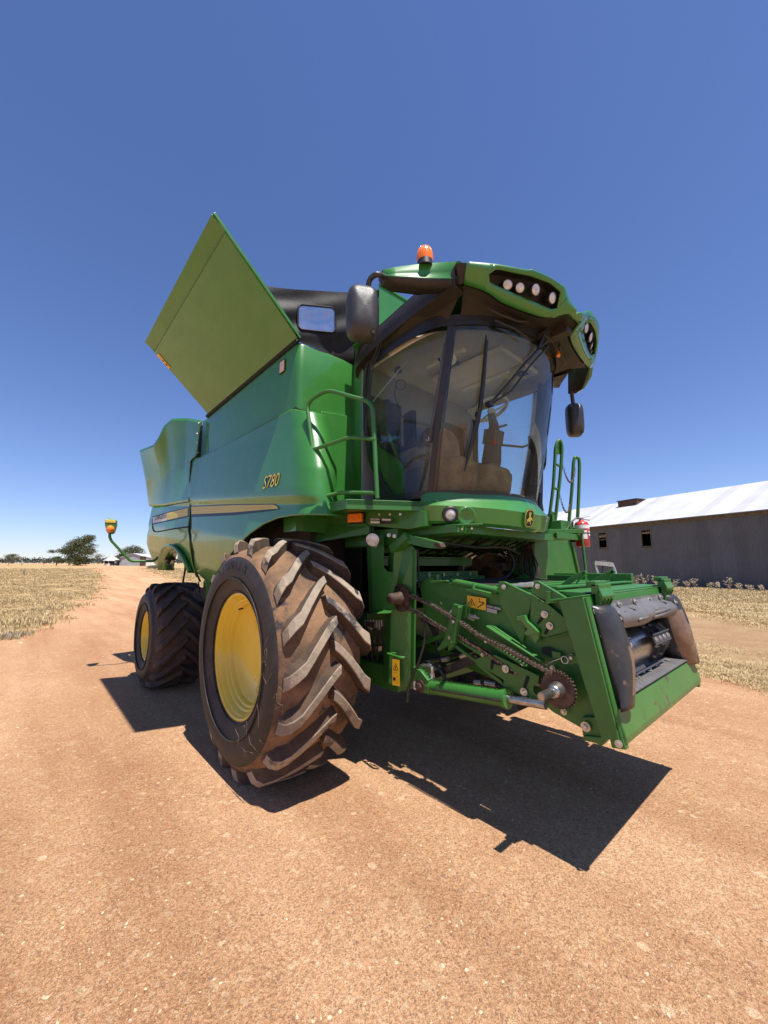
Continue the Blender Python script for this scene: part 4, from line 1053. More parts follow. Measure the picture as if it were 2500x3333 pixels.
for k,(z,x) in enumerate(((1.99,.55),(1.86,.62),(1.70,.70),(1.645,.80))): mb.bb((x-.25,-.85,z-.02),(x,.62,z)); mb.bb((x-.03,-.85,z-.10),(x-.0,.62,z-.02),0)
for k in range(7): mb.bolt(V((.805,-.55+.18*k,1.60)),(1,0,0),.010,.01,1)
for k in range(5): mb.bolt(V((.705,-.5+.24*k,1.665)),(1,0,0),.010,.01,1)
mb.bb((.2,-.85,1.25),(.3,.75,2.1)); mb.build('back_ledge',['green_frame','zinc'],FH,bevel=.003)
mb=MB() # raised ribs brackets on the deck
for py0,pts in enumerate(([(1790,1928),(1870,1868),(1905,1856),(1908,1864),(1875,1900),(1850,1908),(1838,1926)],[(1895,1910),(1960,1868),(1996,1852),(2003,1860),(1975,1890),(1945,1905),(1935,1915)])):
    y=-.28 if py0==0 else .28
    q=[P(a,b,y=y) for a,b in pts]; mb.prism([q[0],q[1],q[2],q[2]+V((0,0,-.03)),q[1]+V((.0,0,-.045)),q[0]+V((0.06,0,-.0))],(0,.045,0)); mb.prism([q[2]+V((-.01,0,0)),q[3],q[4],q[5],q[5]+V((-.02,0,-.02)),q[4]+V((-.02,0,-.02))],(0,.02,0)); mb.bar(q[0].lerp(q[1],.25),q[5]+V((0,.1,-.03)),.05,.015); mb.bolt(q[5]+V((.0,.12,-.02)),(0,-1,0),.02,.02,1)
mb.build('deck_bracket',['green_frame','zinc'],FH,bevel=.004)
mb=MB() # side gussets on the near side
g1=[(1625,1895),(1640,1893),(1728,1935),(1727,1960),(1690,1990),(1640,1935)]
mb.prism([FP(a,b,-.83) for a,b in [(1623,1893),(1640,1893),(1727,1935),(1727,1965),(1700,2100),(1625,1960)]],(0,.03,0))
g2=[(1740,1892),(1752,1892),(1850,1950),(1780,1957),(1728,1932),(1735,1905)]
mb.prism([FP(a,b,-.84) for a,b in g2],(0,.03,0))
g3=[(1728,1950),(1870,1952),(1880,1958),(1775,1972),(1880,2050),(1862,2053),(1775,2075),(1728,2045),(1723,1990)]
mb.prism([FP(a,b,-.845) for a,b in [(1727,1932),(1785,1968),(1882,2048),(1778,2075),(1725,2060)]],(0,.025,0))
mb.prism([FP(a,b,-.85) for a,b in [(1777,1958),(1886,1950),(1886,1953),(1777,1966)]],(0,.07,0)); mb.prism([FP(a,b,-.87) for a,b in [(1774,1925),(1786,1925),(1786,1965),(1774,1968)]],(0,.03,0))
mb.prism([FP(a,b,-.86) for a,b in [(1775,2078),(1880,2048),(1880,2052),(1777,2082)]],(0,.06,0))
gus=mb.build('gusset_plate','green_frame',FH,bevel=.003)
mb=MB() # bolts & washers
for px,py,r,y in ((1640,1910,.016,-.845),(1750,1908,.016,-.845),(1773,2000,.022,-.852),(1790,2037,.022,-.852),(1646,2177,.024,-.905),(1706,2252,.024,-.905),(1862,2141,.020,-.84),(1799,2175,.016,-.83),(1862,2219,.013,-.84),(1836,2317,.018,-.84),(1907,2365,.026,-.86),(1581,2087,.012,-.90),(1700,2161,.011,-.90),(1570,2131,.012,-.92),(1475,2024,.011,-.98),(1462,2076,.011,-.98),(1436,1963,.010,-.83),(1470,1992,.016,-.83)):
    mb.bolt(FP(px,py,y),(0,-1,0),r*.58,r*.7)
mb.rev([(.018,0),(.046,0),(.046,-.008),(.018,-.008)],FP(1900,2150,-.835),(0,1,0),24)
mb.build('bolt','zinc',FH)
mb=MB() # slots (dark)
def slot(a,b,r,y,mbx):
    p=FP(*a,y);q=FP(*b,y); d=(q-p).normalized(); s=V((-d.z,0,d.x)); pts=[]
    for k in range(9): t=PI*k/8; pts.append(q+(s*math.cos(t)+d*math.sin(t))*r)
    for k in range(9): t=PI+PI*k/8; pts.append(p+(s*math.cos(t)+d*math.sin(t))*r)
    mbx.prism(pts,(0,-.003,0))
slot((1766,2010),(1752,2028),.010,-.846,mb);slot((1783,2047),(1776,2061),.010,-.846,mb);slot((1775,2118),(1800,2128),.026,-.828,mb)
mb.cyl(FP(1756,1954,-.846),FP(1756,1954,-.850),.008); mb.build('slot_opening','dark_void',FH)
mb=MB() # bright clip bracket
q=[FP(a,b,-.86) for a,b in [(1688,2006),(1714,2001),(1722,2020),(1755,2050),(1760,2058),(1726,2068),(1712,2063),(1722,2045),(1700,2018),(1687,2020)]]
mb.prism(q,(0,-.03,0)); mb.prism([FP(a,b,-.86) for a,b in [(1722,2066),(1758,2056),(1752,2082),(1742,2096)]],(0,.03,0)); mb.build('clip_bracket','green_paint',FH,bevel=.004)
mb=MB(); q=[FP(a,b,-.86) for a,b in [(1525,1918),(1552,1916),(1600,1928),(1600,1940),(1525,1924)]]; mb.prism(q,(0,-.04,0)); mb.prism([FP(a,b,-.9) for a,b in [(1566,1922),(1600,1930),(1598,1942),(1566,1934)]],(0,-.02,0)); mb.tube([FP(1542,1900,-.83),FP(1542,1918,-.84)],.014,8); mb.tube([FP(1425,1870,-.80),FP(1425,1890,-.80)],.017,8); mb.prism([FP(a,b,-.83) for a,b in [(1412,1890),(1465,1888),(1466,1893),(1412,1897)]],(0,-.05,0)); mb.build('side_tab','green_frame',FH,bevel=.003)
# stickers on the side wall
mb=MB(); pa=FP(1521,1938,-.83);pb=FP(1583,1948,-.83);pc=FP(1580,1987,-.83);pd=FP(1521,1975,-.83)
ux=((pb-pa)+(pc-pd))*.25; uy=((pa-pd)+(pb-pc))*.25; ce=(pa+pb+pc+pd)/4
af=lambda u,v,o=0: ce+ux*u+uy*v+V((0,-1,0))*o
mb.prism([af(-1,-1),af(1,-1),af(1,1),af(-1,1)],(0,-.002,0),0)
for u in (0,): mb.poly([af(-.012,-1,.0027),af(.012,-1,.0027),af(.012,1,.0027),af(-.012,1,.0027)],1)
tri(mb,af,-.5,-.02,.42,1.5)
mb.poly([af(.1,-.75,.003),af(.2,-.85,.003),af(.9,.15,.003),af(.8,.25,.003)],1)
for k in range(4): mb.poly([af(.25+.16*k,.1+.02*k,.003),af(.38+.16*k,.12+.02*k,.003),af(.36+.16*k,.4,.003),af(.27+.16*k,.36,.003)],1)
mb.poly([af(.28,.85,.003),af(.36,.85,.003),af(.36,.45,.003),af(.28,.45,.003)],1)
mb.build('warning_sticker',['warn_yellow','ink'],FH)
mb=MB(); pa=FP(1584,1966,-.828);pb=FP(1621,1975,-.828);pc=FP(1620,1998,-.828);pd=FP(1583,1989,-.828); ux=((pb-pa)+(pc-pd))*.25; uy=((pa-pd)+(pb-pc))*.25; ce=(pa+pb+pc+pd)/4
mb.prism([af(-1,-1),af(1,-1),af(1,1),af(-1,1)],(0,-.002,0),0)
for v in (-.1,-.45,-.8): mb.poly([af(-.9,v-.22,.003),af(.9,v-.22,.003),af(.9,v+.05,.003),af(-.9,v+.05,.003)],1)
addtext(mb,'JOHN DEERE',af(-.9,.25,.0032),ux.normalized(),uy.normalized(),.022,2,0,.95)
mb.build('serial_plate',['ink','label_grey','white_label'],FH)
# ---- chain drive
def axle(px,py,y): return FP(px,py,y)
s1=FP(1303,1946,-.98); s2=FP(1815,2245,-.93)
mb=MB()
def sprocket(c,r,n,th,mbx,m=0):
    pts=[]
    for k in range(n):
        for a,q in ((-.32,.93),(-.12,1.02),(.12,1.02),(.32,.93)): 
            t=2*PI*(k+a)/n; pts.append(c+V((math.cos(t)*r*q,0,math.sin(t)*r*q)))
    mbx.prism(pts,(0,th,0),m)
sprocket(s1,.118,20,.02,mb); mb.rev([(.001,-.12),(.045,-.12),(.05,-.03),(.06,-.02),(.06,.02)],s1,(0,1,0),24); mb.cyl(s1+V((0,-.02,0)),s1+V((0,.2,0)),.05)
mb.build('sprocket','rust_steel',FH)
mb=MB(); sprocket(s2,.112,32,.022,mb); mb.cyl(s2+V((0,-.01,0)),s2+V((0,.12,0)),.05); mb.build('sprocket','rust_steel',FH)
mb=MB(); mb.rev([(.05,.0),(.048,-.02),(.038,-.045),(.036,-.07),(.001,-.07)],s2,(0,1,0),32)
tip=FP(1756,2272,-1.10); mb.cyl(s2+V((0,-.05,0)),s2+V((0,-.21,0)),.022); 
for k in range(20):
    t=2*PI*k/20; mb.bar(s2+V((math.cos(t)*.022,-.08,math.sin(t)*.022)),s2+V((math.cos(t)*.022,-.21,math.sin(t)*.022)),.005,.005)
mb.build('drive_shaft','steel',FH)
# chain as links
yc_=-.97
up_=[(1290,1925),(1303,1918),(1322,1924),(1345,1943),(1400,1966),(1440,1990),(1495,2022),(1560,2068),(1640,2108),(1700,2140),(1760,2172),(1800,2192)]
dn_=[(1775,2235),(1700,2200),(1600,2135),(1540,2098),(1500,2075),(1440,2045),(1400,2022),(1350,1990),(1300,1974),(1280,1955)]
def chain(path,y0,y1,mbx,step=.0125):
    p=[P(a,b,y=y0+(y1-y0)*i/(len(path)-1)) for i,(a,b) in enumerate(path)]; p=smoothp(p,8); L=sum((p[i+1]-p[i]).length for i in range(len(p)-1)); n=int(L/.0254); q=polyint(p,n)
    for i in range(n):
        a,b=q[i],q[i+1]; d=(b-a).normalized(); w=.020 if i%2 else .014
        for s in (-1,1): mbx.bar(a+V((0,s*w,0))-d*.004,b+V((0,s*w,0))+d*.004,.020,.004,up=V((0,1,0)))
        mbx.cyl(a+V((0,-.017,0)),a+V((0,.017,0)),.009,n=6)
mb=MB(); chain(up_,-.965,-.92,mb); chain(dn_,-.862,-.965,mb); mb.build('drive_chain','chain_steel',FH)
mb=MB() # chain guides, guards
mb.prism([FP(a,b,-.94) for a,b in [(1475,1965),(1500,1972),(1480,2092),(1446,2078)]],(.01,.02,0)); mb.prism([FP(a,b,-.94) for a,b in [(1500,1972),(1504,1976),(1486,2093),(1480,2092)]],(.01,-.05,0))
mb.prism([FP(a,b,-.90) for a,b in [(1504,1968),(1520,1975),(1516,2010),(1500,2020)]],(.0,.05,0))
mb.prism([FP(a,b,-.92) for a,b in [(1445,2080),(1460,2060),(1468,2095),(1428,2118),(1422,2112)]],(.0,.05,0))
mb.prism([FP(a,b,-.92) for a,b in [(1458,2092),(1478,2094),(1478,2102),(1458,2120)]],(.0,.05,0))
mb.prism([FP(a,b,-.86) for a,b in [(1594,2036),(1600,2034),(1770,2148),(1768,2160),(1590,2060)]],(.0,.02,0))
mb.prism([FP(a,b,-.86) for a,b in [(1594,2034),(1770,2146),(1772,2152),(1594,2040)]],(.0,-.05,0))
mb.prism([FP(a,b,-.90) for a,b in [(1492,2032),(1500,2034),(1715,2166),(1716,2172),(1700,2168)]],(.0,.03,0))
mb.prism([FP(a,b,-.90) for a,b in [(1482,2083),(1492,2082),(1580,2132),(1578,2141),(1568,2138)]],(.0,.03,0))
big=[(1480,2095),(1546,2147),(1560,2140),(1610,2131),(1755,2200),(1752,2226),(1737,2232),(1736,2250),(1752,2268),(1748,2272),(1712,2272),(1640,2236),(1630,2215),(1548,2158),(1476,2105)]
mb.prism([FP(a,b,-.895) for a,b in big],(.0,.02,0)); mb.prism([FP(a,b,-.895) for a,b in [(1548,2156),(1640,2212),(1640,2236),(1548,2164)]],(.0,.10,0))
mb.prism([FP(a,b,-.92) for a,b in [(1705,2277),(1727,2270),(1728,2280),(1724,2296),(1712,2298)]],(.0,.06,0))
mb.tube([FP(1498,2030,-.93),FP(1716,2168,-.93)],.010,6)
grd=mb.build('chain_guard','green_frame',FH,bevel=.003)
mb=MB(); slot((1602,2155),(1625,2162),.010,-.898,mb); slot((1604,2152),(1600,2175),.010,-.898,mb); slot((1655,2184),(1668,2190),.010,-.898,mb); slot((1708,2235),(1718,2205),.011,-.898,mb); slot((1478,2008),(1476,2022),.006,-.945,mb); mb.build('slot_opening','dark_void',FH)
mb=MB(); c_=FP(1530,2006,-.86); 
for k in range(5): mb.tube([FP(1518+5*k,2003+2*k,-.86)+V((math.cos(t/2)*.02,0,math.sin(t/2)*.02)) for t in range(13)],.005,5)
mb.cyl(FP(1510,2000,-.86),FP(1558,2012,-.86),.010); mb.cyl(FP(1536,2007,-.86),FP(1545,2009,-.86),.020,n=8); mb.build('tension_spring','zinc',FH)
# shield panel near sprocket etc
mb=MB().tube(smoothp([FP(1360,1790,-.85),FP(1362,1850,-.83),FP(1365,1912,-.83)],4),.010,6); 
mb.tube(smoothp([FP(1378,2010,-.95),FP(1382,2080,-.96),FP(1368,2140,-.98),FP(1345,2200,-.99),FP(1330,2240,-1.0),FP(1325,2285,-1.0)],5),.011,6)
mb.tube(smoothp([FP(1390,2155,-.9),FP(1420,2170,-.9),FP(1440,2190,-.9),FP(1450,2215,-.9)],5),.016,6)
mb.tube(smoothp([FP(1480,2225,-.8),FP(1560,2222,-.8),FP(1610,2228,-.8),FP(1640,2236,-.8)],5),.016,6)
mb.tube(smoothp([FP(1380,2150,-.75),FP(1450,2140,-.7),FP(1530,2120,-.7),FP(1580,2110,-.7)],5),.014,6); mb.tube(smoothp([FP(1385,2165,-.7),FP(1470,2152,-.65),FP(1550,2130,-.65)],5),.014,6)
mb.build('hose','hose',FH)
mb=MB().cyl(FP(1372,2166,-.92),FP(1398,2166,-.92),.014,n=8); mb.tube(smoothp([FP(1395,2164,-.92),FP(1406,2172,-.92),FP(1407,2195,-.92),FP(1406,2212,-.93)],4),.015,8); mb.cyl(FP(1406,2190,-.92),FP(1406,2204,-.92),.022,n=6)
for a,b in (((1545,2220),(1568,2222)),((1580,2222),(1615,2228)),((1440,2148),(1460,2145)),((1500,2138),(1520,2130))): mb.cyl(FP(*a,-.80),FP(*b,-.80),.020,n=8)
mb.build('hose_fitting','zinc',FH)
mb=MB() # pipes, hoses and loom under the cab nose
for k in range(9):
    y=-.55+.17*k; mb.tube(smoothp([V((1.35,y,2.02)),V((1.0,y+.05*(-1)**k,1.93-.02*(k%3))),V((.7,y+.1,1.95)),V((.45,y-.05,1.80))],4),.010+.004*(k%2),6)
mb.tube(smoothp([V((1.2,-.8,1.99)),V((1.25,-.2,1.94)),V((1.2,.4,1.96)),V((1.1,.9,1.9))],5),.018,6); mb.tube(smoothp([V((1.0,.75,2.0)),V((1.05,.85,1.8)),V((1.0,.8,1.65)),V((.9,.7,1.6))],5),.02,6)
for k in range(6): mb.tube(smoothp([V((.75+.03*k,.80+.03*k,2.0)),V((.9+.04*k,.95,1.85)),V((.85,.9+.03*k,1.7)),V((1.0+.05*k,.82,1.6))],4),.011,6)
for k in range(4): mb.tube(smoothp([FP(1360+4*k,1990+10*k,-.70),FP(1400+8*k,2040,-.68),FP(1420,2100+9*k,-.68),FP(1440+9*k,2180,-.7)],4),.009,6)
mb.build('hose','hose',FH)
# lift cylinder
mb=MB(); a=FP(1395,2232,-.93);b=FP(1650,2274,-.93); mb.cyl(a,b,.058,n=28); mb.cyl(b-(b-a).normalized()*.02,b+(b-a).normalized()*.012,.066,n=28); mb.cyl(a-(b-a).normalized()*.03,a+(b-a).normalized()*.05,.064,n=28)
mb.prism([FP(q[0],q[1],-.99) for q in [(1345,2170),(1370,2185),(1393,2215),(1388,2238),(1370,2250),(1345,2245)]],(0,.06,0)); mb.tube([FP(1405,2243,-1.0),FP(1630,2282,-.995)],.008,6,m=1)
mb.build('lift_cylinder',['green_frame','hose'],H,bevel=.003)
mb=MB(); d=(b-a).normalized(); mb.cyl(b,b+d*.28,.028,n=24); mb.build('cylinder_rod','steel',H)
mb=MB(); q=FP(1356,2236,-.995); 
mb.prism([FP(1347,2218,-.995),FP(1364,2222,-.995),FP(1364,2247,-.995),FP(1347,2243,-.995)],(0,-.002,0)); mb.poly([FP(1349,2238,-.999),FP(1361,2241,-.999),FP(1356,2226,-.999)],1); mb.build('lift_label',['white_label','ink'],H)
mb=MB().bolt(FP(1367,2233,-.995),(0,-1,0),.026,.02); mb.build('cylinder_pin','rust_steel',H)
mb=MB() # far cylinder and struts below
mb.bar(V((.5,-.45,1.05)),V((1.7,-.45,.85)),.1,.08); mb.cyl(V((1.15,.93,.72)),V((2.0,.93,.85)),.055); mb.bar(FP(1355,2100,-.7),FP(1470,2060,-.7),.05,.04); mb.bar(FP(1420,2195,-.78),FP(1560,2140,-.78),.045,.06,1)
mb.build('strut',['green_frame','worn_liner'],FH,bevel=.003)
# ---- front face
FW_=.90; 
def face(y,t,o=0): # t 0 bottom..1 top along the front face
    bt=V((2.70,y,.785)); tt=V((2.555,y,1.565)); n=V((.983,0,.183)); return bt.lerp(tt,t)+n*o
FR=bpy.data.objects.new('feeder_front',None); COL.objects.link(FR); FR.parent=H
mb=MB()
def slab(y0,y1,t0,t1,o0,o1,m=0): 
    a=[face(y0,t0,o0),face(y1,t0,o0),face(y1,t1,o0),face(y0,t1,o0)]; b=[face(y0,t0,o1),face(y1,t0,o1),face(y1,t1,o1),face(y0,t1,o1)]
    mb.add(a+b,[(0,3,2,1),(4,5,6,7),(0,1,5,4),(1,2,6,5),(2,3,7,6),(3,0,4,7)],m)
slab(-.90,-.775,0,1.0,-.10,0); slab(.775,.90,0,1.0,-.10,0); slab(-.775,.775,.885,1.0,-.10,0); slab(-.775,.775,0,.20,-.10,-.002)
mb.prism([face(-.90,0,0),face(-.90,1,0),face(-.90,1,-.16),face(-.90,0,-.10)],(0,-.012,0))
mb.tube([face(-.885,.02,.004),face(-.885,.99,.004)],.018,8); mb.tube([face(.885,.02,.004),face(.885,.99,.004)],.018,8)
mb.prism([face(-.912,1,0)+V((0,0,.012)),face(.912,1,0)+V((0,0,.012)),face(.912,1,-.22)+V((0,0,.012)),face(-.912,1,-.22)+V((0,0,.012))],(0,0,-.014))
frame=mb.build('face_frame','green_frame',FR,bevel=.006)
mb=MB() # lower lip box, protruding
A0=[face(-.895,.215,.022),face(-.895,.02,.035),face(-.895,-.03,.025),face(-.895,-.045,-.03),face(-.895,.02,-.08),face(-.895,.20,-.08),face(-.895,.235,.0)]
mb.prism(A0,(0,1.79,0)); mb.prism([face(-.90,.16,.01),face(-.90,-.06,.02),face(-.90,-.06,-.06),face(-.90,.16,-.06)],(0,.05,0)); mb.prism([face(.90,.16,.01),face(.90,-.06,.02),face(.90,-.06,-.06),face(.90,.16,-.06)],(0,-.05,0))
mb.build('lip_plate','green_worn',FR,bevel=.008)
mb=MB(); mb.bolt(face(-.91,-.02,-.01),(0,-1,0),.011,.012); mb.rev([(.012,0),(.019,0),(.019,-.008),(.012,-.008)],face(-.905,-.02,-.01),(0,1,0),20); mb.build('lip_pin','zinc',FR)
mb=MB() # liners: left and right curved guards
def guard(s):
    rows=[]
    prof=[(-.858,.0,0),(-.850,.03,0),(-.83,.055,0),(-.79,.075,0),(-.74,.085,0),(-.69,.084,0),(-.655,.068,0),(-.63,.035,0),(-.618,.0,0),(-.61,-.12,0)]
    ts=[.19,.22,.27,.32,.38,.45,.52,.6,.67,.75,.80,.85,.885,.905,.915,.92]
    for t in ts:
        row=[]
        bulge=.75+.5*math.sin((t-.16)/.76*PI*.9) 
        nar=(.0 if t>.5 else .10*((.5-t)/.34)**1.3)
        for i,(y,o,_) in enumerate(prof):
            yy=y
            if i>=2: yy=y-nar-(.0 if t<.8 else 0)
            if t>.86 and o>0: o*=math.sqrt(max(0.05,1-((t-.86)/.065)**2))
            row.append(face(-s*yy if s>0 else yy,t,o*bulge+.004))
        rows.append(row)
    g=MB(); L_n=len(prof)
    for j in range(len(ts)-1):
        for i in range(L_n-1):
            rub=(i in (5,6,7) and ts[j]<.75) or (i==4 and .27<=ts[j]<.6)
            g.add([rows[j][i],rows[j][i+1],rows[j+1][i+1],rows[j+1][i]],[(0,1,2,3)],1 if rub else 0,True)
    g.grid([rows[-1],[face(-s*y if s>0 else y,.925,-.03) for y,o,_ in prof]]); g.build('side_guard',['worn_liner','rubbed_steel'],FR,solid=.008,weld=True)
guard(-1); guard(1)
mb=MB()
for t,y in ((.88,-.845),(.70,-.84),(.24,-.83),(.16,-.74)): mb.bolt(face(y,t,.018),(.98,0,.18),.010,.012)
mb.bolt(face(-.66,.80,.078),(.98,0,.18),.011,.012); mb.bolt(face(.66,.83,.078),(.98,0,.18),.013,.012); mb.build('guard_bolt','zinc',FR)
mb=MB() # top rubber flap, wavy
rows=[]
for j,(t,o) in enumerate(((.915,.012),(.885,.014),(.865,.03),(.84,.065),(.80,.085),(.765,.085),(.725,.06),(.71,.04))):
    rows.append([face(y,t+.006*math.sin(y*9),o+.010*math.sin(y*7+j*.5)+(.006 if int((y+2)*6)%2 else 0)*(1 if j in (3,4,5) else 0)) for y in [(-.60+1.20*i/48) for i in range(49)]])
mb.grid(rows)
for y0,y1,t in ((-.36,-.05,.755),(.0,.40,.775),(-.05,.35,.745)): mb.tube([face(y0,t,.088),face(y1,t+.01,.090)],.008,6)
for k in range(6): mb.prism([face(-.5+.19*k,.865,.035),face(-.42+.19*k,.855,.055),face(-.5+.19*k,.845,.07)],(0,.006,0))
mb.build('rubber_flap','grey_poly',FR,solid=.01)
mb=MB().prism([face(-.62,.85,.008),face(.62,.85,.008),face(.62,.94,.008),face(-.62,.94,.008)],(.006,0,0)); mb.build('flap_strip','grey_poly',FR)
mb=MB()
for y in (-.44,-.12,.20,.5): mb.bolt(face(y,.905,.022),(.98,0,.18),.011,.016)
mb.build('flap_bolt','zinc',FR)
mb=MB() # floor liner
mb.grid([[face(-.72+1.44*i/12,.24,.03) for i in range(13)],[face(-.72+1.44*i/12,.255,-.02) for i in range(13)],[face(-.72+1.44*i/12,.27,-.30)+V((0,0,.05)) for i in range(13)],[face(-.72+1.44*i/12,.30,-.55)+V((0,0,.10)) for i in range(13)]]); mb.build('floor_liner','grey_poly',FR,solid=.008)
mb=MB()
for y in (-.56,-.52,-.3,-.24,.02,.27,.5): 
    q=face(y,.262,-.06)+V((0,0,.012)); mb.cyl(q,q+V((0,0,.006)),.020,n=14)
mb.build('liner_rivet','zinc',FR)
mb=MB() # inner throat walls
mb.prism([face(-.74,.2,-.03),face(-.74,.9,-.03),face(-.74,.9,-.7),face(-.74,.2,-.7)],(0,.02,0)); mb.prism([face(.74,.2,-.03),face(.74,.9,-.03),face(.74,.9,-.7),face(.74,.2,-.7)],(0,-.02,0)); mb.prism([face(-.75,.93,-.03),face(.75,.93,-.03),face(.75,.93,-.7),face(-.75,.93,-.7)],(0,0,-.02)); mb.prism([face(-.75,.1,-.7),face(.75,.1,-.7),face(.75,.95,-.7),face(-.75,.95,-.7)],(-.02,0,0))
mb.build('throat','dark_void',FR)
mb=MB() # conveyor drum with slats and chains
dc=face(0,.50,-.16); mb.cyl(dc+V((0,-.70,0)),dc+V((0,.70,0)),.135,n=40,m=0)
mb.build('conveyor_drum','steel',FR)
mb=MB()
for y in (-.60,-.50,.18,.34):
    nseg=12
    for k in range(nseg):
        a=2*PI*k/nseg; b=2*PI*(k+1)/nseg; pa=dc+V((math.cos(a)*.155,y,math.sin(a)*.155)); pb=dc+V((math.cos(b)*.155,y,math.sin(b)*.155)); mb.bar(pa,pb,.035,.008,up=V((0,1,0))); mb.cyl(pa+V((0,-.02,0)),pa+V((0,.02,0)),.010,n=6,m=1)
mb.build('conveyor_chain',['cab_dark','zinc'],FR)
mb=MB()
for a,y0,y1 in ((.35,.02,.42),(.5,-.66,-.42),(2.3,-.6,.2),(-.9,-.3,.3)):
    q=dc+V((math.cos(a)*.19,0,math.sin(a)*.19)); R_=Matrix.Rotation(-a,3,'Y'); mb.box(q+V((0,(y0+y1)/2,0)),(.012,y1-y0,.075),R_); mb.box(q+V((-.02,(y0+y1)/2,.03)),(.05,y1-y0,.010),R_)
    for k in range(4): mb.bolt(q+V((.006,y0+(y1-y0)*(.12+.25*k),0)),(math.cos(a),0,math.sin(a)),.010,.008,1)
mb.build('conveyor_slat',['cab_dark','zinc'],FR)
mb=MB() # hooks on top of the face
for px,py,s in ((1968,1938,-1),(2178,1905,1)):
    y0=-.70 if s<0 else .70; 
    q=face(y0,1.0,.0)
    for a in (-.085,.085): pass
    mb.box(q+V((.03,0,.045)),(.05,.20,.06)); mb.box(q+V((.005,0,.075)),(.06,.20,.035)); mb.box(q+V((.035,0,-.05)),(.03,.17,.14)); mb.prism([q+V((.05,-.10,.06)),q+V((.075,-.10,.0)),q+V((.06,-.10,-.03)),q+V((.04,-.10,.02))],(0,.20,0))
    for a in (-.05,0,.05): mb.prism([q+V((.04,a,.02)),q+V((.08,a,-.02)),q+V((.04,a,-.10))],(0,.008,0))
mb.build('hook','green_frame',FR,bevel=.006)
# lower left fin and foot brackets
mb=MB(); mb.prism([FP(a,b,-.84) for a,b in [(1892,2335),(1960,2335),(1962,2395),(1955,2412),(1900,2408),(1895,2380)]],(0,.06,0)); mb.prism([FP(a,b,-.86) for a,b in [(1898,2395),(1955,2400),(1985,2395),(1958,2430),(1940,2420),(1898,2410)]],(0,.08,0))
mb.prism([FP(a,b,-.85) for a,b in [(1830,2160),(1850,2130),(1880,2135),(1885,2160),(1850,2165)]],(0,.03,0)); mb.prism([FP(a,b,-.845) for a,b in [(1795,2118),(1825,2125),(1825,2145),(1797,2142)]],(0,.02,0))
mb.build('foot_bracket','green_frame',FR,bevel=.004)
mb=MB(); mb.tube([FP(1775,2165,-.87),FP(1800,2152,-.88),FP(1830,2142,-.88)],.004,5,m=0); mb.tube([FP(1838,2148,-.89)+V((math.cos(t/2)*.022,0,math.sin(t/2)*.022)) for t in range(14)],.004,5); mb.tube([FP(1222,1775,-1.19)+V((math.cos(t/2)*.016,0,math.sin(t/2)*.016)) for t in range(14)],.003,5); mb.build('wire_ring','zinc',FR)
# multicoupler lever on the left side, silver hoop
mb=MB(); pts=[P(2010,1888,y=.98),P(1995,1838,y=.98),P(1935,1832,y=.9),P(1950,1882,y=.9)]; mb.tube(fillet(pts,.02),.016,8); mb.bar(pts[1],pts[2],.05,.04); mb.tube(smoothp([P(1937,1835,y=.9),P(1960,1826,y=.92),P(1998,1836,y=.98),P(2006,1845,y=.98)],5),.006,6,m=1); mb.tube(smoothp([P(1960,1828,y=.92),P(1962,1850,y=.92),P(1958,1870,y=.92)],5),.006,6,m=1)
mb.box(P(1985,1888,y=.93),(.15,.12,.05)); mb.build('coupler_lever',['zinc','hose'],H,bevel=.004)
mb=MB(); mb.bb((1.55,.80,1.45),(2.3,.86,1.68)); mb.prism([P(2010,1885,y=.86),P(2020,1882,y=.86),P(2070,1915,y=.86),P(2065,1920,y=.86)],(0,.03,0)); mb.bb((1.5,.75,1.60),(1.9,.95,1.66)); mb.build('bracket','green_frame',FH,bevel=.004)
# ================================================================= LEFT PLATFORM, RAILS, FENDER
mb=MB(); mb.bb((.2,.95,2.08),(1.55,1.62,2.12)); mb.bb((1.53,.92,2.06),(1.56,1.62,2.13)); mb.prism([V((1.18,1.2,2.28)),V((1.46,1.25,2.30)),V((1.46,1.25,2.14)),V((1.18,1.2,2.14))],(0,.35,0))
mb.prism([P(1662,1742,y=.0) if False else P(1720,1722,y=.9),P(1902,1722,y=1.5),P(1902,1735,y=1.5),P(1720,1740,y=.9)],(-.05,0,0))
mb.build('platform','green_frame',H,bevel=.005)
mb=MB() # fender/ladder tank box
fp=[P(1757,1752,y=1.32),P(1850,1755,y=1.32),P(1872,1775,y=1.32),P(1885,1830,y=1.32),P(1885,1875,y=1.32),P(1757,1878,y=1.32)]
X=1.05; fp=[P(a,b,x=X) for a,b in [(1740,1750),(1848,1755),(1868,1775),(1878,1830),(1880,1900),(1740,1905)]]
mb.prism(fp,(-.4,0,0)); mb.bar(P(1858,1765,x=X),P(1888,1900,x=X),.06,.05); mb.tube([P(1893,1735,y=1.5),P(1908,1870,y=1.5)],.016,8); mb.bar(P(1848,1750,x=X),P(1892,1750,x=X+.1),.05,.03)
mb.build('fender','green_frame',H,bevel=.006)
mb=MB() # stuff between (wheel drive, hoses)
mb.cyl(V((.35,1.02,1.35)),V((.35,1.25,1.35)),.2,n=24); 
mb.build('final_drive','yellow_paint',H)
mb=MB()
for k in range(8): mb.tube(smoothp([P(1690+6*k,1765,y=.9),P(1700+5*k,1800,y=1.0),P(1690+9*k,1850,y=.95),P(1710+5*k,1890,y=.9)],4),.012,6,m=k%2)
mb.build('hose',['hose','rust_steel'],H)
mb=MB()
def rail(pts,r=.020): mb.tube(pts,r,10)
ya=1.30;
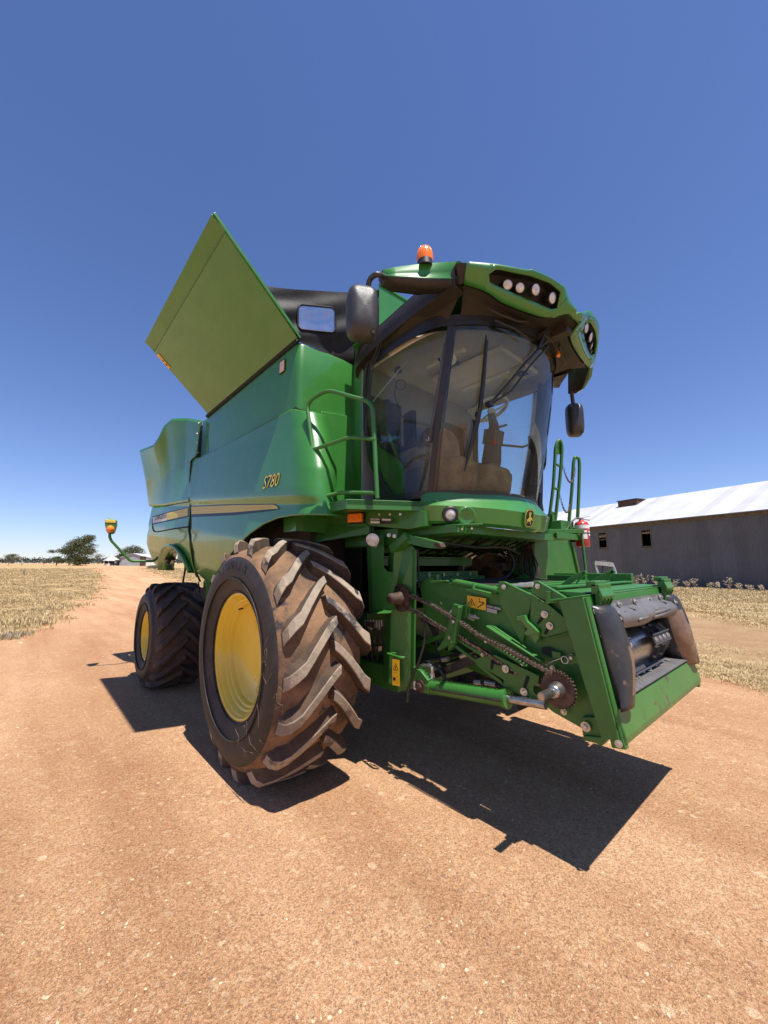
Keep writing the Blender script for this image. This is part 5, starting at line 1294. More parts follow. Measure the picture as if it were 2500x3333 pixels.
r1a=[P(1786,1700,y=1.25),P(1800,1590,y=1.25),P(1806,1500,y=1.25),P(1809,1455,y=1.25),P(1820,1433,y=1.29),P(1829,1455,y=1.33),P(1826,1520,y=1.33),P(1818,1600,y=1.33),P(1806,1705,y=1.33)]
rail(smoothp(r1a,4))
for a,b in (((1809,1510),(1824,1519)),((1801,1586),(1817,1595)),((1790,1665),(1808,1672))): rail([P(*a,y=1.25),P(*b,y=1.33)],.014)
mb.prism([P(1811,1440,y=1.25),P(1820,1434,y=1.29),P(1827,1455,y=1.33),P(1824,1478,y=1.33),P(1814,1478,y=1.26)],(-.015,.01,0))
r2=[P(1852,1728,y=1.5),P(1853,1690,y=1.5),P(1861,1600,y=1.5),P(1868,1500,y=1.5),P(1877,1490,y=1.53),P(1886,1505,y=1.56),P(1884,1600,y=1.56),P(1880,1690,y=1.56)]
rail(smoothp(r2,4)); rail([P(1756,1600,y=1.0),P(1767,1665,y=1.05)],.014)
mb.box(P(1796,1690,y=1.29),(.06,.10,.12)); mb.box(P(1850,1724,y=1.5),(.08,.08,.08)); 
mb.build('handrail','green_frame',H)
mb=MB()
def lchain(a,b,sag,y0,y1):
    p0=P(*a,y=y0);p1=P(*b,y=y1); n=22; pts=[]
    for i in range(n+1):
        t=i/n; p=p0.lerp(p1,t); p.z-=sag*4*t*(1-t); pts.append(p)
    for i in range(n):
        c=pts[i].lerp(pts[i+1],.5); d=(pts[i+1]-pts[i]); d.normalize(); s=d.cross(V((1,0,0) if i%2 else (0,1,0.3))).normalized()
        L=.024; mb.tube([c+d*(math.cos(2*PI*k/10)*L*.9)+s*(math.sin(2*PI*k/10)*.009) for k in range(10)],.003,5,closed=True)
lchain((1828,1500),(1873,1524),.22,1.33,1.52); lchain((1818,1592),(1860,1607),.26,1.33,1.51)
mb.build('safety_chain','chain_steel',H)
mb=MB().prism([P(1762,1480,y=1.12),P(1778,1330,y=1.12),P(1782,1330,y=1.12),P(1775,1510,y=1.12),P(1768,1530,y=1.12)],(0,.03,0)); mb.build('door_mirror_back','black_plastic',H,bevel=.004)
# nose step plate and lower bracket beneath the fascia
mb=MB(); c4=[P(a,b,z=2.09) for a,b in [(1466,1719),(1492,1708),(1568,1706),(1548,1722)]]
for k in range(6):
    t=k/5; mb.bar(c4[0].lerp(c4[3],t),c4[1].lerp(c4[2],t),.016,.015); mb.bar(c4[0].lerp(c4[1],t),c4[3].lerp(c4[2],t),.016,.013)
 
mb.prism([P(a,b,y=-.72) for a,b in [(1412,1715),(1540,1722),(1525,1738),(1450,1745),(1412,1745)]],(0,.03,0)); mb.bb((.9,-.85,2.03),(1.55,.85,2.10)); mb.build('step_plate','green_frame',H,bevel=.004)
mb=MB(); 
for px,py in ((1486,1722),(1504,1722),(1536,1720),(1420,1716),(1452,1718)): mb.cyl(P(px,py,y=-.78),P(px,py,y=-.74),.010,n=6)
for px,py in ((1266,1742),(1284,1745)): mb.bolt(P(px,py,y=-1.06),(.5,-.8,0),.009,.014)
mb.build('bolt','zinc',H)
# perforated step under the platform seen as a shadow
mb=MB()
X0,Y0,Z=1.28,-.90,1.86
# rear marker lamp on its arm
xr=-4.7
mb=MB(); arm=[P(520,1806,x=xr),P(503,1826,x=xr),P(425,1827,x=xr),P(362,1760,x=xr),P(357,1748,x=xr),P(357,1738,x=xr)]
mb.tube(fillet(arm,.05,5),.024,8); q=P(359,1715,x=xr); R_=rotm(V((1,-.25,0)))
sh=[(341,1692),(350,1688),(372,1690),(379,1694),(379,1710),(372,1732),(366,1738),(352,1737),(345,1728),(341,1706)]
mb.prism([P(a,b,x=xr) for a,b in sh],(-.10,0.03,0)); 
mb.prism([P(a,b,x=xr+.01) for a,b in [(343,1690),(377,1692),(377,1703),(342,1701)]],(-.02,0,0),1); lm_=mb.build('marker_arm',['green_frame','stripe_yellow'],H,bevel=.01)
mb=MB().sph(P(359,1722,x=xr+.03),.062,16,10); mb.build('marker_lamp','lamp_orange',lm_)
mb=MB(); mb.tube([P(560,1795,x=-4.2),P(556,1818,x=-4.2),P(545,1836,x=-4.2)],.03,6); mb.box(P(553,1815,x=-4.2),(.1,.16,.08)); mb.tube(smoothp([P(590,1815,y=-1.2),P(603,1840,y=-1.2),P(598,1880,y=-1.2),P(594,1905,y=-1.2)],4),.02,6); mb.build('light_bracket','hose',H)
mb=MB(); mb.box((-2.95,-1.2,1.30),(.35,.3,.5)); mb.box((-2.6,-1.25,1.1),(.3,.25,.35)); mb.bar(V((-2.4,-1.5,1.55)),V((-2.75,-1.35,.75)),.08,.05); mb.cyl(P(652,1935,y=-1.45),P(668,1935,y=-1.3),.11,n=20,m=1); mb.tube([P(650,1930,y=-1.5),P(646,1895,y=-1.55)],.012,6,m=1)
mb.build('rear_linkage',['green_frame','hose'],H,bevel=.008)
# ================================================================= FIRE EXTINGUISHER
qb=P(1898,1780,y=1.60); 
EX=thing('fire_extinguisher','red fire extinguisher with a white band, strapped beside the chained railing','fire extinguisher',(qb.x,1.60,qb.z))
zz=0; hgt=(P(1891,1697,y=1.6)-qb).length*1.0
r=.083
mb=MB().rev([(.001,0),(r*.9,0),(r,.015),(r,hgt*.86),(r*.85,hgt*.95),(r*.45,hgt*1.0),(.03,hgt*1.02),(.028,hgt*1.06)],(0,0,0),(0,0,1),32); mb.rev([(r+.002,hgt*.70),(r+.002,hgt*.84)],(0,0,0),(0,0,1),32,m=1)
for a0,z0_,z1_,m_ in ((-1.2,.30,.62,1),(-.2,.42,.60,1),(-.1,.26,.36,2),(-1.9,.42,.58,1)):
    rows=[[V(((r+.002)*math.cos(a0+t*.12),(r+.002)*math.sin(a0+t*.12),hgt*z)) for t in range(7)] for z in (z0_,z1_)]; mb.grid(rows,m_)
mb.build('cylinder',['red_paint','white_label','label_blue'],EX)
mb=MB().cyl((0,0,hgt*1.05),(0,0,hgt*1.12),.022,n=12); mb.bar(V((0,0,hgt*1.12)),V((.06,.11,hgt*1.20)),.02,.008); mb.bar(V((0,0,hgt*1.09)),V((.05,.13,hgt*1.06)),.02,.010); mb.cyl((0,0,hgt*1.12),(0,.0,hgt*1.14),.03); mb.build('valve_handle','zinc',EX)
mb=MB().tube(smoothp([V((0,-.02,hgt*1.10)),V((-.02,-.10,hgt*1.10)),V((-.05,-.16,hgt*.95)),V((-.08,-.21,hgt*.7)),V((-.1,-.24,hgt*.62))],6),.011,8); mb.build('nozzle_hose','grey_poly',EX)
mb=MB().rev([(r+.004,hgt*.50),(r+.004,hgt*.54)],(0,0,0),(0,0,1),28); mb.bb((-.14,-.04,hgt*.2),(-.085,.04,hgt*.75)); mb.tube([V((.09*math.cos(t/3),.09*math.sin(t/3),hgt*.3)) for t in range(10)],.004,5); mb.build('bracket','hose',EX)
# ================================================================= SETTING
def at(px,py,D): return CAMP+ray(px,py)*(D/FPX)
GZ=[(0,0),(45,0),(80,.7),(150,2.2),(400,4.8),(800,8.2),(1500,14.5),(5000,45)]
def gz(x,y):
    d=math.hypot(x-CAMP.x,y-CAMP.y)
    for (a,b),(c,e) in zip(GZ,GZ[1:]):
        if a<=d<=c: return b+(e-b)*(d-a)/(c-a)
    return GZ[-1][1]
def interp(pl,x):
    if x<=pl[0][0]: return pl[0][1]
    for (a,b),(c,e) in zip(pl,pl[1:]):
        if a<=x<=c: return b+(e-b)*(x-a)/(c-a)
    return pl[-1][1]
def und(x,y):
    d=math.hypot(x-CAMP.x,y-CAMP.y); k=min(1,max(0,(d-3)/20))
    h=.05*noise.noise(V((x*.13,y*.13,1)))*k+(.018*noise.noise(V((x*.7,y*.7,3)))+.008*noise.noise(V((x*2.3,y*2.3,8))))*(1 if d<40 else .3)
    if -60<x<8:
        yy=y-interp(CL,x)
        for c_,w_ in ((-1.0,.28),(.9,.28),(-2.1,.35),(2.3,.3)): h-=.022*math.exp(-((yy-c_-.15*math.sin(x*.35+c_))/w_)**2)
    near=min(1,max(0,(math.hypot(x+1,y)-3.2)/3)) # keep the ground level under the machine
    return gz(x,y)+h*near
LE=[(-400,-2),(-241,6),(-138,9.5),(-72,5.1),(-36,.8),(-18.6,-1.7),(-13.2,-2.9),(-9.85,-3.9),(-8.6,-6.5),(-8.3,-60)]
RE=[(-400,60),(-185,26),(-113,19),(-43,9.5),(-10,6.4),(1.5,5.3),(2.4,4.6),(4,3.0),(9,-1),(30,-12)]
CL=[(-60,7.5),(-43,6.2),(-30,3.6),(-18,1.6),(-10,-.8),(-4,-2.6),(2,-3.6),(8,-5)]
def gmask(x,y):
    n=noise.noise(V((x*.35,y*.35,0)))*.9+noise.noise(V((x*1.3,y*1.3,5)))*.45
    d=math.hypot(x-CAMP.x,y-CAMP.y); sc=1+d*.04
    a=(interp(LE,x)-y) if x<-8.3 else -9
    b=y-interp(RE,x)
    m=max(a,b)/sc+n*.55
    return max(0,min(1,.5+m*1.1))
def bare(x,y): # reddish worn band in the right-hand grass
    return max(0,1-abs((y-interp([(-10,15),(0,12),(2.2,9.8),(6,7)],x))/4.2)*1.0)**.5*max(0,min(1,(x+4)/4))
NA=300; rad=[.25]
while rad[-1]<4800: rad.append(rad[-1]*1.022+.02)
vs=[];fs=[[],[]]; am=[]; ab=[]
c0x,c0y=CAMP.x,CAMP.y
for r in rad:
    for k in range(NA):
        t=2*PI*k/NA; x=c0x+r*math.cos(t); y=c0y+r*math.sin(t); vs.append((x,y,und(x,y))); am.append(gmask(x,y)); ab.append(bare(x,y))
for j in range(len(rad)-1):
    for k in range(NA):
        f=(j*NA+k,(j+1)*NA+k,(j+1)*NA+(k+1)%NA,j*NA+(k+1)%NA); g=sum(am[i] for i in f)/4; fs[0 if g>.5 else 1].append(f)
fs[1].append(tuple(range(NA)))
def soil():
    m,nt,b,_=newmat('soil'); geo=nt.nodes.new('ShaderNodeNewGeometry'); vec=geo.outputs['Position']
    at1=nt.nodes.new('ShaderNodeAttribute'); at1.attribute_name='grass'; at2=nt.nodes.new('ShaderNodeAttribute'); at2.attribute_name='bare'
    n1=_noise(nt,.55,8,.65,vec); n2=_noise(nt,3.2,8,.7,vec); n3=_noise(nt,70,5,.7,vec)
    c=_ramp(nt,n1.outputs[0],[(.3,(.43,.215,.105)),(.5,(.52,.28,.145)),(.7,(.60,.36,.205))])
    c2=_ramp(nt,n2.outputs[0],[(.3,(.43,.22,.108)),(.55,(.52,.295,.15)),(.8,(.61,.39,.22))])
    mix=nt.nodes.new('ShaderNodeMix'); mix.data_type='RGBA'; mix.inputs[0].default_value=.5; nt.links.new(c,mix.inputs[6]); nt.links.new(c2,mix.inputs[7]); c=mix.outputs[2]
    # fine gravel: voronoi cells of two sizes
    def cells(scale,lo,hi,col,c,amt):
        v=_noise(nt,scale,vec=vec,typ='V'); f=_ramp(nt,v.outputs['Color'],[(lo,(0,0,0)),(hi,(amt,)*3)]); return v,_mix(nt,f,c,col)
    v1,c=cells(150,.55,.66,(.66,.46,.28),c,.45); v2,c=cells(110,.60,.68,(.22,.095,.045),c,.42); v3,c=cells(40,.80,.83,(.68,.50,.31),c,.4)
    g=_ramp(nt,n3.outputs[0],[(.3,(.78,.76,.74)),(.7,(1.13,1.13,1.13))]); mu=nt.nodes.new('ShaderNodeMix'); mu.data_type='RGBA'; mu.blend_type='MULTIPLY'; mu.inputs[0].default_value=1; nt.links.new(c,mu.inputs[6]); nt.links.new(g,mu.inputs[7]); c=mu.outputs[2]
    # wheel-packed streaks running along the track
    mpn=nt.nodes.new('ShaderNodeMapping'); mpn.inputs['Scale'].default_value=(.10,.95,1); mpn.inputs['Rotation'].default_value=(0,0,.10); nt.links.new(vec,mpn.inputs['Vector'])
    ns_=_noise(nt,1.0,6,.6,mpn.outputs[0]); sr=_ramp(nt,ns_.outputs[0],[(.34,(.82,.76,.72)),(.50,(1,1,1)),(.64,(1.13,1.16,1.20))])
    mq=nt.nodes.new('ShaderNodeMix'); mq.data_type='RGBA'; mq.blend_type='MULTIPLY'; mq.inputs[0].default_value=1; nt.links.new(c,mq.inputs[6]); nt.links.new(sr,mq.inputs[7]); c=mq.outputs[2]
    np_=_noise(nt,1.9,9,.72,vec); pf=_ramp(nt,np_.outputs[0],[(.60,(0,0,0)),(.72,(.5,.5,.5))]); c=_mix(nt,pf,c,(.60,.42,.25))
    # pale flat stones bedded flush in the surface
    nd_=_noise(nt,30,4,.6,vec); va=nt.nodes.new('ShaderNodeVectorMath'); va.operation='MULTIPLY_ADD'; nt.links.new(nd_.outputs['Color'],va.inputs[0]); va.inputs[1].default_value=(.03,.03,.03); nt.links.new(vec,va.inputs[2])
    v4=_noise(nt,13,vec=va.outputs[0],typ='V'); f1_=_ramp(nt,v4.outputs['Color'],[(.86,(0,0,0)),(.875,(1,1,1))]); f2_=_ramp(nt,v4.outputs['Distance'],[(.30,(1,1,1)),(.36,(0,0,0))])
    fm=nt.nodes.new('ShaderNodeMath'); fm.operation='MULTIPLY'; nt.links.new(f1_,fm.inputs[0]); nt.links.new(f2_,fm.inputs[1]); fn=nt.nodes.new('ShaderNodeMath'); fn.operation='MULTIPLY'; fn.inputs[1].default_value=.55; nt.links.new(fm.outputs[0],fn.inputs[0]); c=_mix(nt,fn.outputs[0],c,(.72,.52,.33))
    # dry grass litter colour
    n4=_noise(nt,1.1,8,.7,vec); n5=_noise(nt,14,8,.75,vec)
    gc=_ramp(nt,n4.outputs[0],[(.35,(.33,.21,.105)),(.5,(.43,.30,.15)),(.65,(.50,.38,.20))]); gf=_ramp(nt,n5.outputs[0],[(.4,(.68,.64,.6)),(.62,(1.15,1.15,1.1))])
    m2=nt.nodes.new('ShaderNodeMix'); m2.data_type='RGBA'; m2.blend_type='MULTIPLY'; m2.inputs[0].default_value=1; nt.links.new(gc,m2.inputs[6]); nt.links.new(gf,m2.inputs[7])
    n6=_noise(nt,1.7,9,.75,vec); ad=nt.nodes.new('ShaderNodeMath'); ad.operation='MULTIPLY_ADD'; nt.links.new(n6.outputs[0],ad.inputs[0]); ad.inputs[1].default_value=1.6; 
    sb=nt.nodes.new('ShaderNodeMath'); sb.operation='ADD'; nt.links.new(at1.outputs['Fac'],sb.inputs[0]); sb.inputs[1].default_value=-.8; nt.links.new(sb.outputs[0],ad.inputs[2])
    fac=_ramp(nt,ad.outputs[0],[(.35,(0,0,0)),(.65,(1,1,1))]); c=_mix(nt,fac,c,m2.outputs[2])
    bf=nt.nodes.new('ShaderNodeMath'); bf.operation='MULTIPLY'; bf.inputs[1].default_value=.55; nt.links.new(at2.outputs['Fac'],bf.inputs[0]); c=_mix(nt,bf.outputs[0],c,(.30,.17,.105))
    nt.links.new(c,b.inputs['Base Color']); b.inputs['Roughness'].default_value=.95; b.inputs['Specular IOR Level'].default_value=.15
    h=_bump(nt,v1.outputs['Distance'],.7,.008); h=_bump(nt,n3.outputs[0],.9,.014,h); h=_bump(nt,n2.outputs[0],.7,.06,h); nt.links.new(h,b.inputs['Normal'])
    M['soil']=m
soil()
for nm,F_ in (('ground',fs[0]),('road',fs[1])):
    me=bpy.data.meshes.new(nm); used=sorted({i for f in F_ for i in f}); mp={i:k for k,i in enumerate(used)}
    me.from_pydata([vs[i] for i in used],[],[tuple(mp[i] for i in f) for f in F_]); me.materials.append(M['soil'])
    for an,src in (('grass',am),('bare',ab)):
        a=me.attributes.new(an,'FLOAT','POINT'); a.data.foreach_set('value',[src[i] for i in used])
    me.polygons.foreach_set('use_smooth',[True]*len(me.polygons)); o=bpy.data.objects.new(nm,me); COL.objects.link(o); o['kind']='structure'
# ---- loose stones
mat('stone_pale',(.62,.46,.30),(.50,.35,.21),rough=.9,ns=20,bump=.3,bs=200)
mat('stone_red',(.25,.13,.08),(.17,.095,.06),rough=.9,ns=20)
mat('stone_tan',(.42,.235,.115),(.36,.19,.09),rough=.95,ns=20)
rnd=random.Random(11); mb=MB()
def stone(x,y,s,m,flat=.55):
    z=und(x,y); a=rnd.random()*6.28; ca,sa=math.cos(a),math.sin(a); vs=[]; k=7
    for r,h in ((.75,-.2),(1,.15),(.6,.8)):
        for i in range(k):
            t=2*PI*i/k; q=r*(1+rnd.uniform(-.22,.22)); vx=math.cos(t)*q*s; vy=math.sin(t)*q*s*.68; vs.append((x+vx*ca-vy*sa,y+vx*sa+vy*ca,z+h*s*flat*(1+rnd.uniform(-.15,.15))))
    fs=[(j*k+i,j*k+(i+1)%k,(j+1)*k+(i+1)%k,(j+1)*k+i) for j in range(2) for i in range(k)]+[tuple(range(2*k,3*k))]
    mb.add(vs,fs,m)
n=0
while n<15000:
    d=1.7+9.5*rnd.random()**1.5; th=rnd.uniform(-.86,.86); dx=CF.x*math.cos(th)-CF.y*math.sin(th); dy=CF.y*math.cos(th)+CF.x*math.sin(th); L=math.hypot(dx,dy)
    x=CAMP.x+dx/L*d; y=CAMP.y+dy/L*d
    if gmask(x,y)>.6: n+=1; continue
    if noise.noise(V((x*.8,y*.8,9)))+rnd.uniform(-.4,.4)<-.12: n+=1; continue
    s=.003+.008*rnd.random()**3+(.012*rnd.random() if rnd.random()<.015 else 0); m=rnd.choices((0,1,2),(.22,.26,.52))[0]; stone(x,y,s*(1 if d<5 else 1.3),m,.5 if s<.012 else .28); n+=1
o=mb.build('gravel',['stone_pale','stone_red','stone_tan']); o['kind']='stuff'
# individual larger rocks
for (px,py,w_,lab) in ((152,1997,.34,'flat pale rock lying at the edge of the dry grass'),(103,2036,.16,'small pale stone at the grass edge, left of the flat rock'),(66,2093,.14,'small buff stone on the gravel in front of the grass tuft'),(252,2585,.045,'pale chip of stone alone on the gravel near the left front tyre shadow')):
    q=P(px,py,z=0); mb=MB(); rows=[]
    sd=rnd.random()*9
    for a in range(7):
        ph=PI*.5*a/6; row=[]
        for b in range(15):
            t=2*PI*(b%14)/14; r=w_*.5*(1+.35*noise.noise(V((math.cos(t)*1.3,math.sin(t)*1.3,sd)))); row.append(V((math.cos(t)*r*math.sin(ph)**.7,math.sin(t)*r*.7*math.sin(ph)**.7,w_*.20*math.cos(ph)-.01)))
        rows.append(row)
    mb.grid(rows,0,False); o=mb.build('rock','stone_pale'); o.location=(q.x,q.y,und(q.x,q.y)); tag(o,lab,'rock','pale rocks by the track')
# ---- dry grass
mat('straw',(.52,.39,.19),(.38,.27,.125),rough=.8,ns=.9,c3=(.25,.18,.085),n3=.45,lo3=.52,hi3=.75)
mat('straw_pale',(.62,.49,.27),(.48,.36,.19),rough=.8,ns=.6)
mat('weed_dry',(.42,.34,.23),(.28,.22,.14),rough=.9,ns=6)
def tuft(mb,x,y,z,h,w,nb,m,spread=.5,fine=1.0):
    for _ in range(nb):
        a=rnd.random()*6.28; r=rnd.random()*w; bx=x+math.cos(a)*r*.4; by=y+math.sin(a)*r*.4; hh=h*rnd.uniform(.5,1.15); l=rnd.uniform(.1,spread)*hh
        tx=bx+math.cos(a)*l; ty=by+math.sin(a)*l; bw=(.0035+.00042*math.hypot(x-CAMP.x,y-CAMP.y))*fine; c,s=-math.sin(a)*bw,math.cos(a)*bw; mx=(bx*.6+tx*.4); my=(by*.6+ty*.4)
        o=len(mb.v); mb.v+=[(bx-c,by-s,z-.01),(bx+c,by+s,z-.01),(mx+c*.8,my+s*.8,z+hh*.62),(mx-c*.8,my-s*.8,z+hh*.62),(tx,ty,z+hh)]
        mb.f+=[(o,o+1,o+2,o+3),(o+3,o+2,o+4)]; mb.mi+=[m,m]; mb.sm+=[False,False]
mb=MB(); cnt=0
for _ in range(60000):
    if cnt>24000: break
    px=rnd.uniform(-60,760); 
    d=8+112*rnd.random()**1.5
    dr=ray(px,1845); L=math.hypot(dr.x,dr.y); x=CAMP.x+dr.x/L*d; y=CAMP.y+dr.y/L*d
    if x>-8 or gmask(x,y)<.70+rnd.uniform(-.6,.32): continue
    k=noise.noise(V((x*.4,y*.4,2)))
    if rnd.random()<.35-1.1*k: continue
    cnt+=1; tuft(mb,x,y,und(x,y),(.045+.10*rnd.random()**1.6)*(1+1.1*k)*(1 if d<60 else 1.2),.22+.004*d,6 if d<50 else 5,0 if rnd.random()<.6 else 1)
o=mb.build('dry_grass',['straw','straw_pale']); o['kind']='stuff'
mb=MB(); cnt=0
for _ in range(90000):
    if cnt>26000: break
    px=rnd.uniform(1900,2620); d=5.5+36*rnd.random()**1.35
    dr=ray(px,1845); L=math.hypot(dr.x,dr.y); x=CAMP.x+dr.x/L*d; y=CAMP.y+dr.y/L*d
    if gmask(x,y)<.7+rnd.uniform(-.5,.3) or rnd.random()<bare(x,y)*1.3 or (d<9.5 and rnd.random()<.45): continue
    if rnd.random()<.3-1.2*noise.noise(V((x*.5,y*.5,7))): continue
    cnt+=1; far=min(1,max(0,(d-14)/14)); tuft(mb,x,y,und(x,y),(.025+.035*rnd.random())*(1+2.0*far),.28+.016*d,8,0 if rnd.random()<.45 else 1,2.8-2.1*far,.5+.3*far)
o=mb.build('straw_litter',['straw','straw_pale']); o['kind']='stuff'
mb=MB()
for (px,py) in ((40,2072),(30,2078),(52,2068),(66,2073),(18,2082)):
    q=P(px,py,z=0)
    for _ in range(10): tuft(mb,q.x+rnd.uniform(-.3,.3),q.y+rnd.uniform(-.25,.25),und(q.x,q.y),.13,.14,9,2)
o=mb.build('grass_tuft',['straw','straw_pale','weed_dry']); tag(o,'grey-brown dry grass tuft alone on the gravel at the left edge','grass tuft')
# ---- big shed on the right
mat('shed_iron',(.108,.111,.119),(.088,.090,.098),rough=.55,ns=.7,c3=(.15,.145,.145),n3=1.6,lo3=.55,hi3=.85,bump=.1,bs=8)
mat('roof_iron',(.52,.52,.515),(.46,.46,.455),rough=.55,ns=.5,c3=(.33,.30,.26),n3=1.4,lo3=.62,hi3=.85)
mat('timber',(.11,.085,.068),(.18,.14,.11),rough=.85,ns=5)
mat('rust_iron',(.06,.028,.02),(.095,.048,.033),rough=.85,ns=2)
mat('grey_iron',(.34,.36,.38),(.28,.30,.32),rough=.6,ns=1)
mat('white_wall',(.75,.75,.72),rough=.7)
def corrugate(name,pitch,amp=1.0,axis='X'):
    m=M[name]; nt=m.node_tree; b=nt.nodes['Principled BSDF']; tc=nt.nodes.new('ShaderNodeTexCoord'); sp=nt.nodes.new('ShaderNodeSeparateXYZ'); nt.links.new(tc.outputs['Object'],sp.inputs[0])
    mu=nt.nodes.new('ShaderNodeMath'); mu.operation='MULTIPLY'; mu.inputs[1].default_value=2*PI/pitch; nt.links.new(sp.outputs[axis],mu.inputs[0]); si=nt.nodes.new('ShaderNodeMath'); si.operation='SINE'; nt.links.new(mu.outputs[0],si.inputs[0])
    nt.links.new(_bump(nt,si.outputs[0],amp,.012),b.inputs['Normal'])
    # sheet-to-sheet tone variation
    fl=nt.nodes.new('ShaderNodeMath'); fl.operation='DIVIDE'; fl.inputs[1].default_value=.78; nt.links.new(sp.outputs[axis],fl.inputs[0]); f2=nt.nodes.new('ShaderNodeMath'); f2.operation='FLOOR'; nt.links.new(fl.outputs[0],f2.inputs[0])
    wn=nt.nodes.new('ShaderNodeTexWhiteNoise'); wn.noise_dimensions='1D'; nt.links.new(f2.outputs[0],wn.inputs['W']); r=_ramp(nt,wn.outputs['Value'],[(0,(.84,.84,.84)),(1,(1.08,1.08,1.08))])
    old=b.inputs['Base Color'].links[0].from_socket; mm=nt.nodes.new('ShaderNodeMix'); mm.data_type='RGBA'; mm.blend_type='MULTIPLY'; mm.inputs[0].default_value=1; nt.links.new(old,mm.inputs[6]); nt.links.new(r,mm.inputs[7]); nt.links.new(mm.outputs[2],b.inputs['Base Color'])
corrugate('shed_iron',.152,.9); corrugate('roof_iron',.152,.5)
dv=ray(600,1846); ud=V((dv.x,dv.y,0)).normalized(); nd=V((ud.y,-ud.x,0)); 
if nd.dot(CAMP)<0: pass
A0=P(2500,1925,z=0); 
if (CAMP-A0).dot(nd)<0: nd=-nd
SH=thing('large_shed','large dark corrugated iron shed with a white roof, behind the harvester on the right','shed',tuple(A0))
ang=math.atan2(ud.y,ud.x); SH.rotation_euler=(0,0,ang)
# local frame: +x along ud (away, to the left), y: behind wall
bsign=-1 if V((-math.sin(ang),math.cos(ang),0)).dot(nd)>0 else 1
def wl(px,py):
    p=PN(px,py,A0,nd); d=p-A0; return d.dot(ud),d.z
eR=wl(2500,1660); eL=wl(1910,1716); EH=(eR[1]+wl(2200,1688)[1])/2
print('shed eave',eR,eL,EH)
x0,x1=-22.0,wl(1700,1736)[0]
W1=(wl(1948,1736),wl(1976,1785)); W2=(wl(2087,1727),wl(2121,1781))
wins=[]
for a,b in (W2,W1): wins.append((min(a[0],b[0]),max(a[0],b[0]),min(a[1],b[1]),max(a[1],b[1])))
wins.sort()
mb=MB(); xs=[x0]+[v for w in wins for v in w[:2]]+[x1]; T=.08*bsign
segs=[(xs[0],xs[1],0,EH),(xs[2],xs[3],0,EH),(xs[4],xs[5],0,EH)]+[(w[0],w[1],0,w[2]) for w in wins]+[(w[0],w[1],w[3],EH) for w in wins]
for a,b,z0,z1 in segs: mb.bb((a,0,z0-.3 if z0==0 else z0),(b,T,z1))
DP=13*bsign; RH=EH+13/2*math.tan(math.radians(24))
mb.bb((x0,DP,-.3),(x1,DP+T,EH)); 
for x in (x0,x1): mb.prism([V((x,T*1.01,-.3)),V((x,DP*.999,-.3)),V((x,DP*.999,EH)),V((x,DP/2,RH-.05)),V((x,T*1.01,EH))],(-.06 if x==x1 else .06,0,0))
mb.build('wall','shed_iron',SH)
mb=MB(); ov=.35
for s in (0,1):
    ye=-ov*bsign if s==0 else DP+ov*bsign; ze=EH-ov*math.tan(math.radians(24))+.12
    mb.prism([V((x0-.3,ye,ze)),V((x1+.3,ye,ze)),V((x1+.3,DP/2,RH+.12)),V((x0-.3,DP/2,RH+.12))],(0,0,.05))
# lean-to beyond the far gable
mb.prism([V((x1+.3,-ov*bsign,EH-.05)),V((x1+9,-ov*bsign,EH-.05)),V((x1+9,DP*.3,EH+1.3)),V((x1+.3,DP*.3,EH+1.3))],(0,0,.05))
mb.build('roof','roof_iron',SH)
mb=MB().bb((x0,-.10*bsign,EH-.30),(x1,-.02*bsign,EH-.04)); 
mb.bb((x0,-.40*bsign,EH-.10),(x1,-.34*bsign,EH-.02)); mb.build('eave_beam','timber',SH)
for w in wins:
    mb=MB(); mb.bb((w[0]-.1,-.05*bsign,w[2]-.12),(w[1]+.1,.1*bsign,w[2]-.003)); mb.bb((w[0]-.07,-.03*bsign,w[2]),(w[0]-.004,.09*bsign,w[3]+.06)); mb.bb((w[1]+.004,-.03*bsign,w[2]),(w[1]+.07,.09*bsign,w[3]+.06)); mb.bb((w[0],-.03*bsign,w[3]+.003),(w[1],.09*bsign,w[3]+.07))
    if w is wins[-1]:
        for k in range(3): mb.bb((w[0],.02*bsign,w[2]+(.55+.15*k)*(w[3]-w[2])),(w[1],.04*bsign,w[2]+(.60+.15*k)*(w[3]-w[2])))
    mb.bb((w[0],.01*bsign,w[2]+.03),(w[1],.05*bsign,w[2]+.12)); mb.build('window_frame','timber',SH)
# rusty tank on the roof line behind
TK=thing('rusty_tank','rusty brown square tank showing over the end of the white shed roof','tank')
bq=at(2062,1655,42); mb=MB(); mb.box(bq+V((0,0,.1)),(2.0,2.0,1.4),Matrix.Rotation(ang,3,'Z')); mb.build('tank_body','rust_iron',TK,bevel=.03)
mb=MB().box(bq+V((0,0,.83)),(2.15,2.15,.06),Matrix.Rotation(ang,3,'Z')); 
for a in (-1,1):
    for b in (-1,1):
        p=bq+Matrix.Rotation(ang,3,'Z')@V((a,b,0)); mb.bar(V((p.x,p.y,0)),p+V((0,0,-.5)),.15,.15)
mb.build('stand','rust_iron',TK)
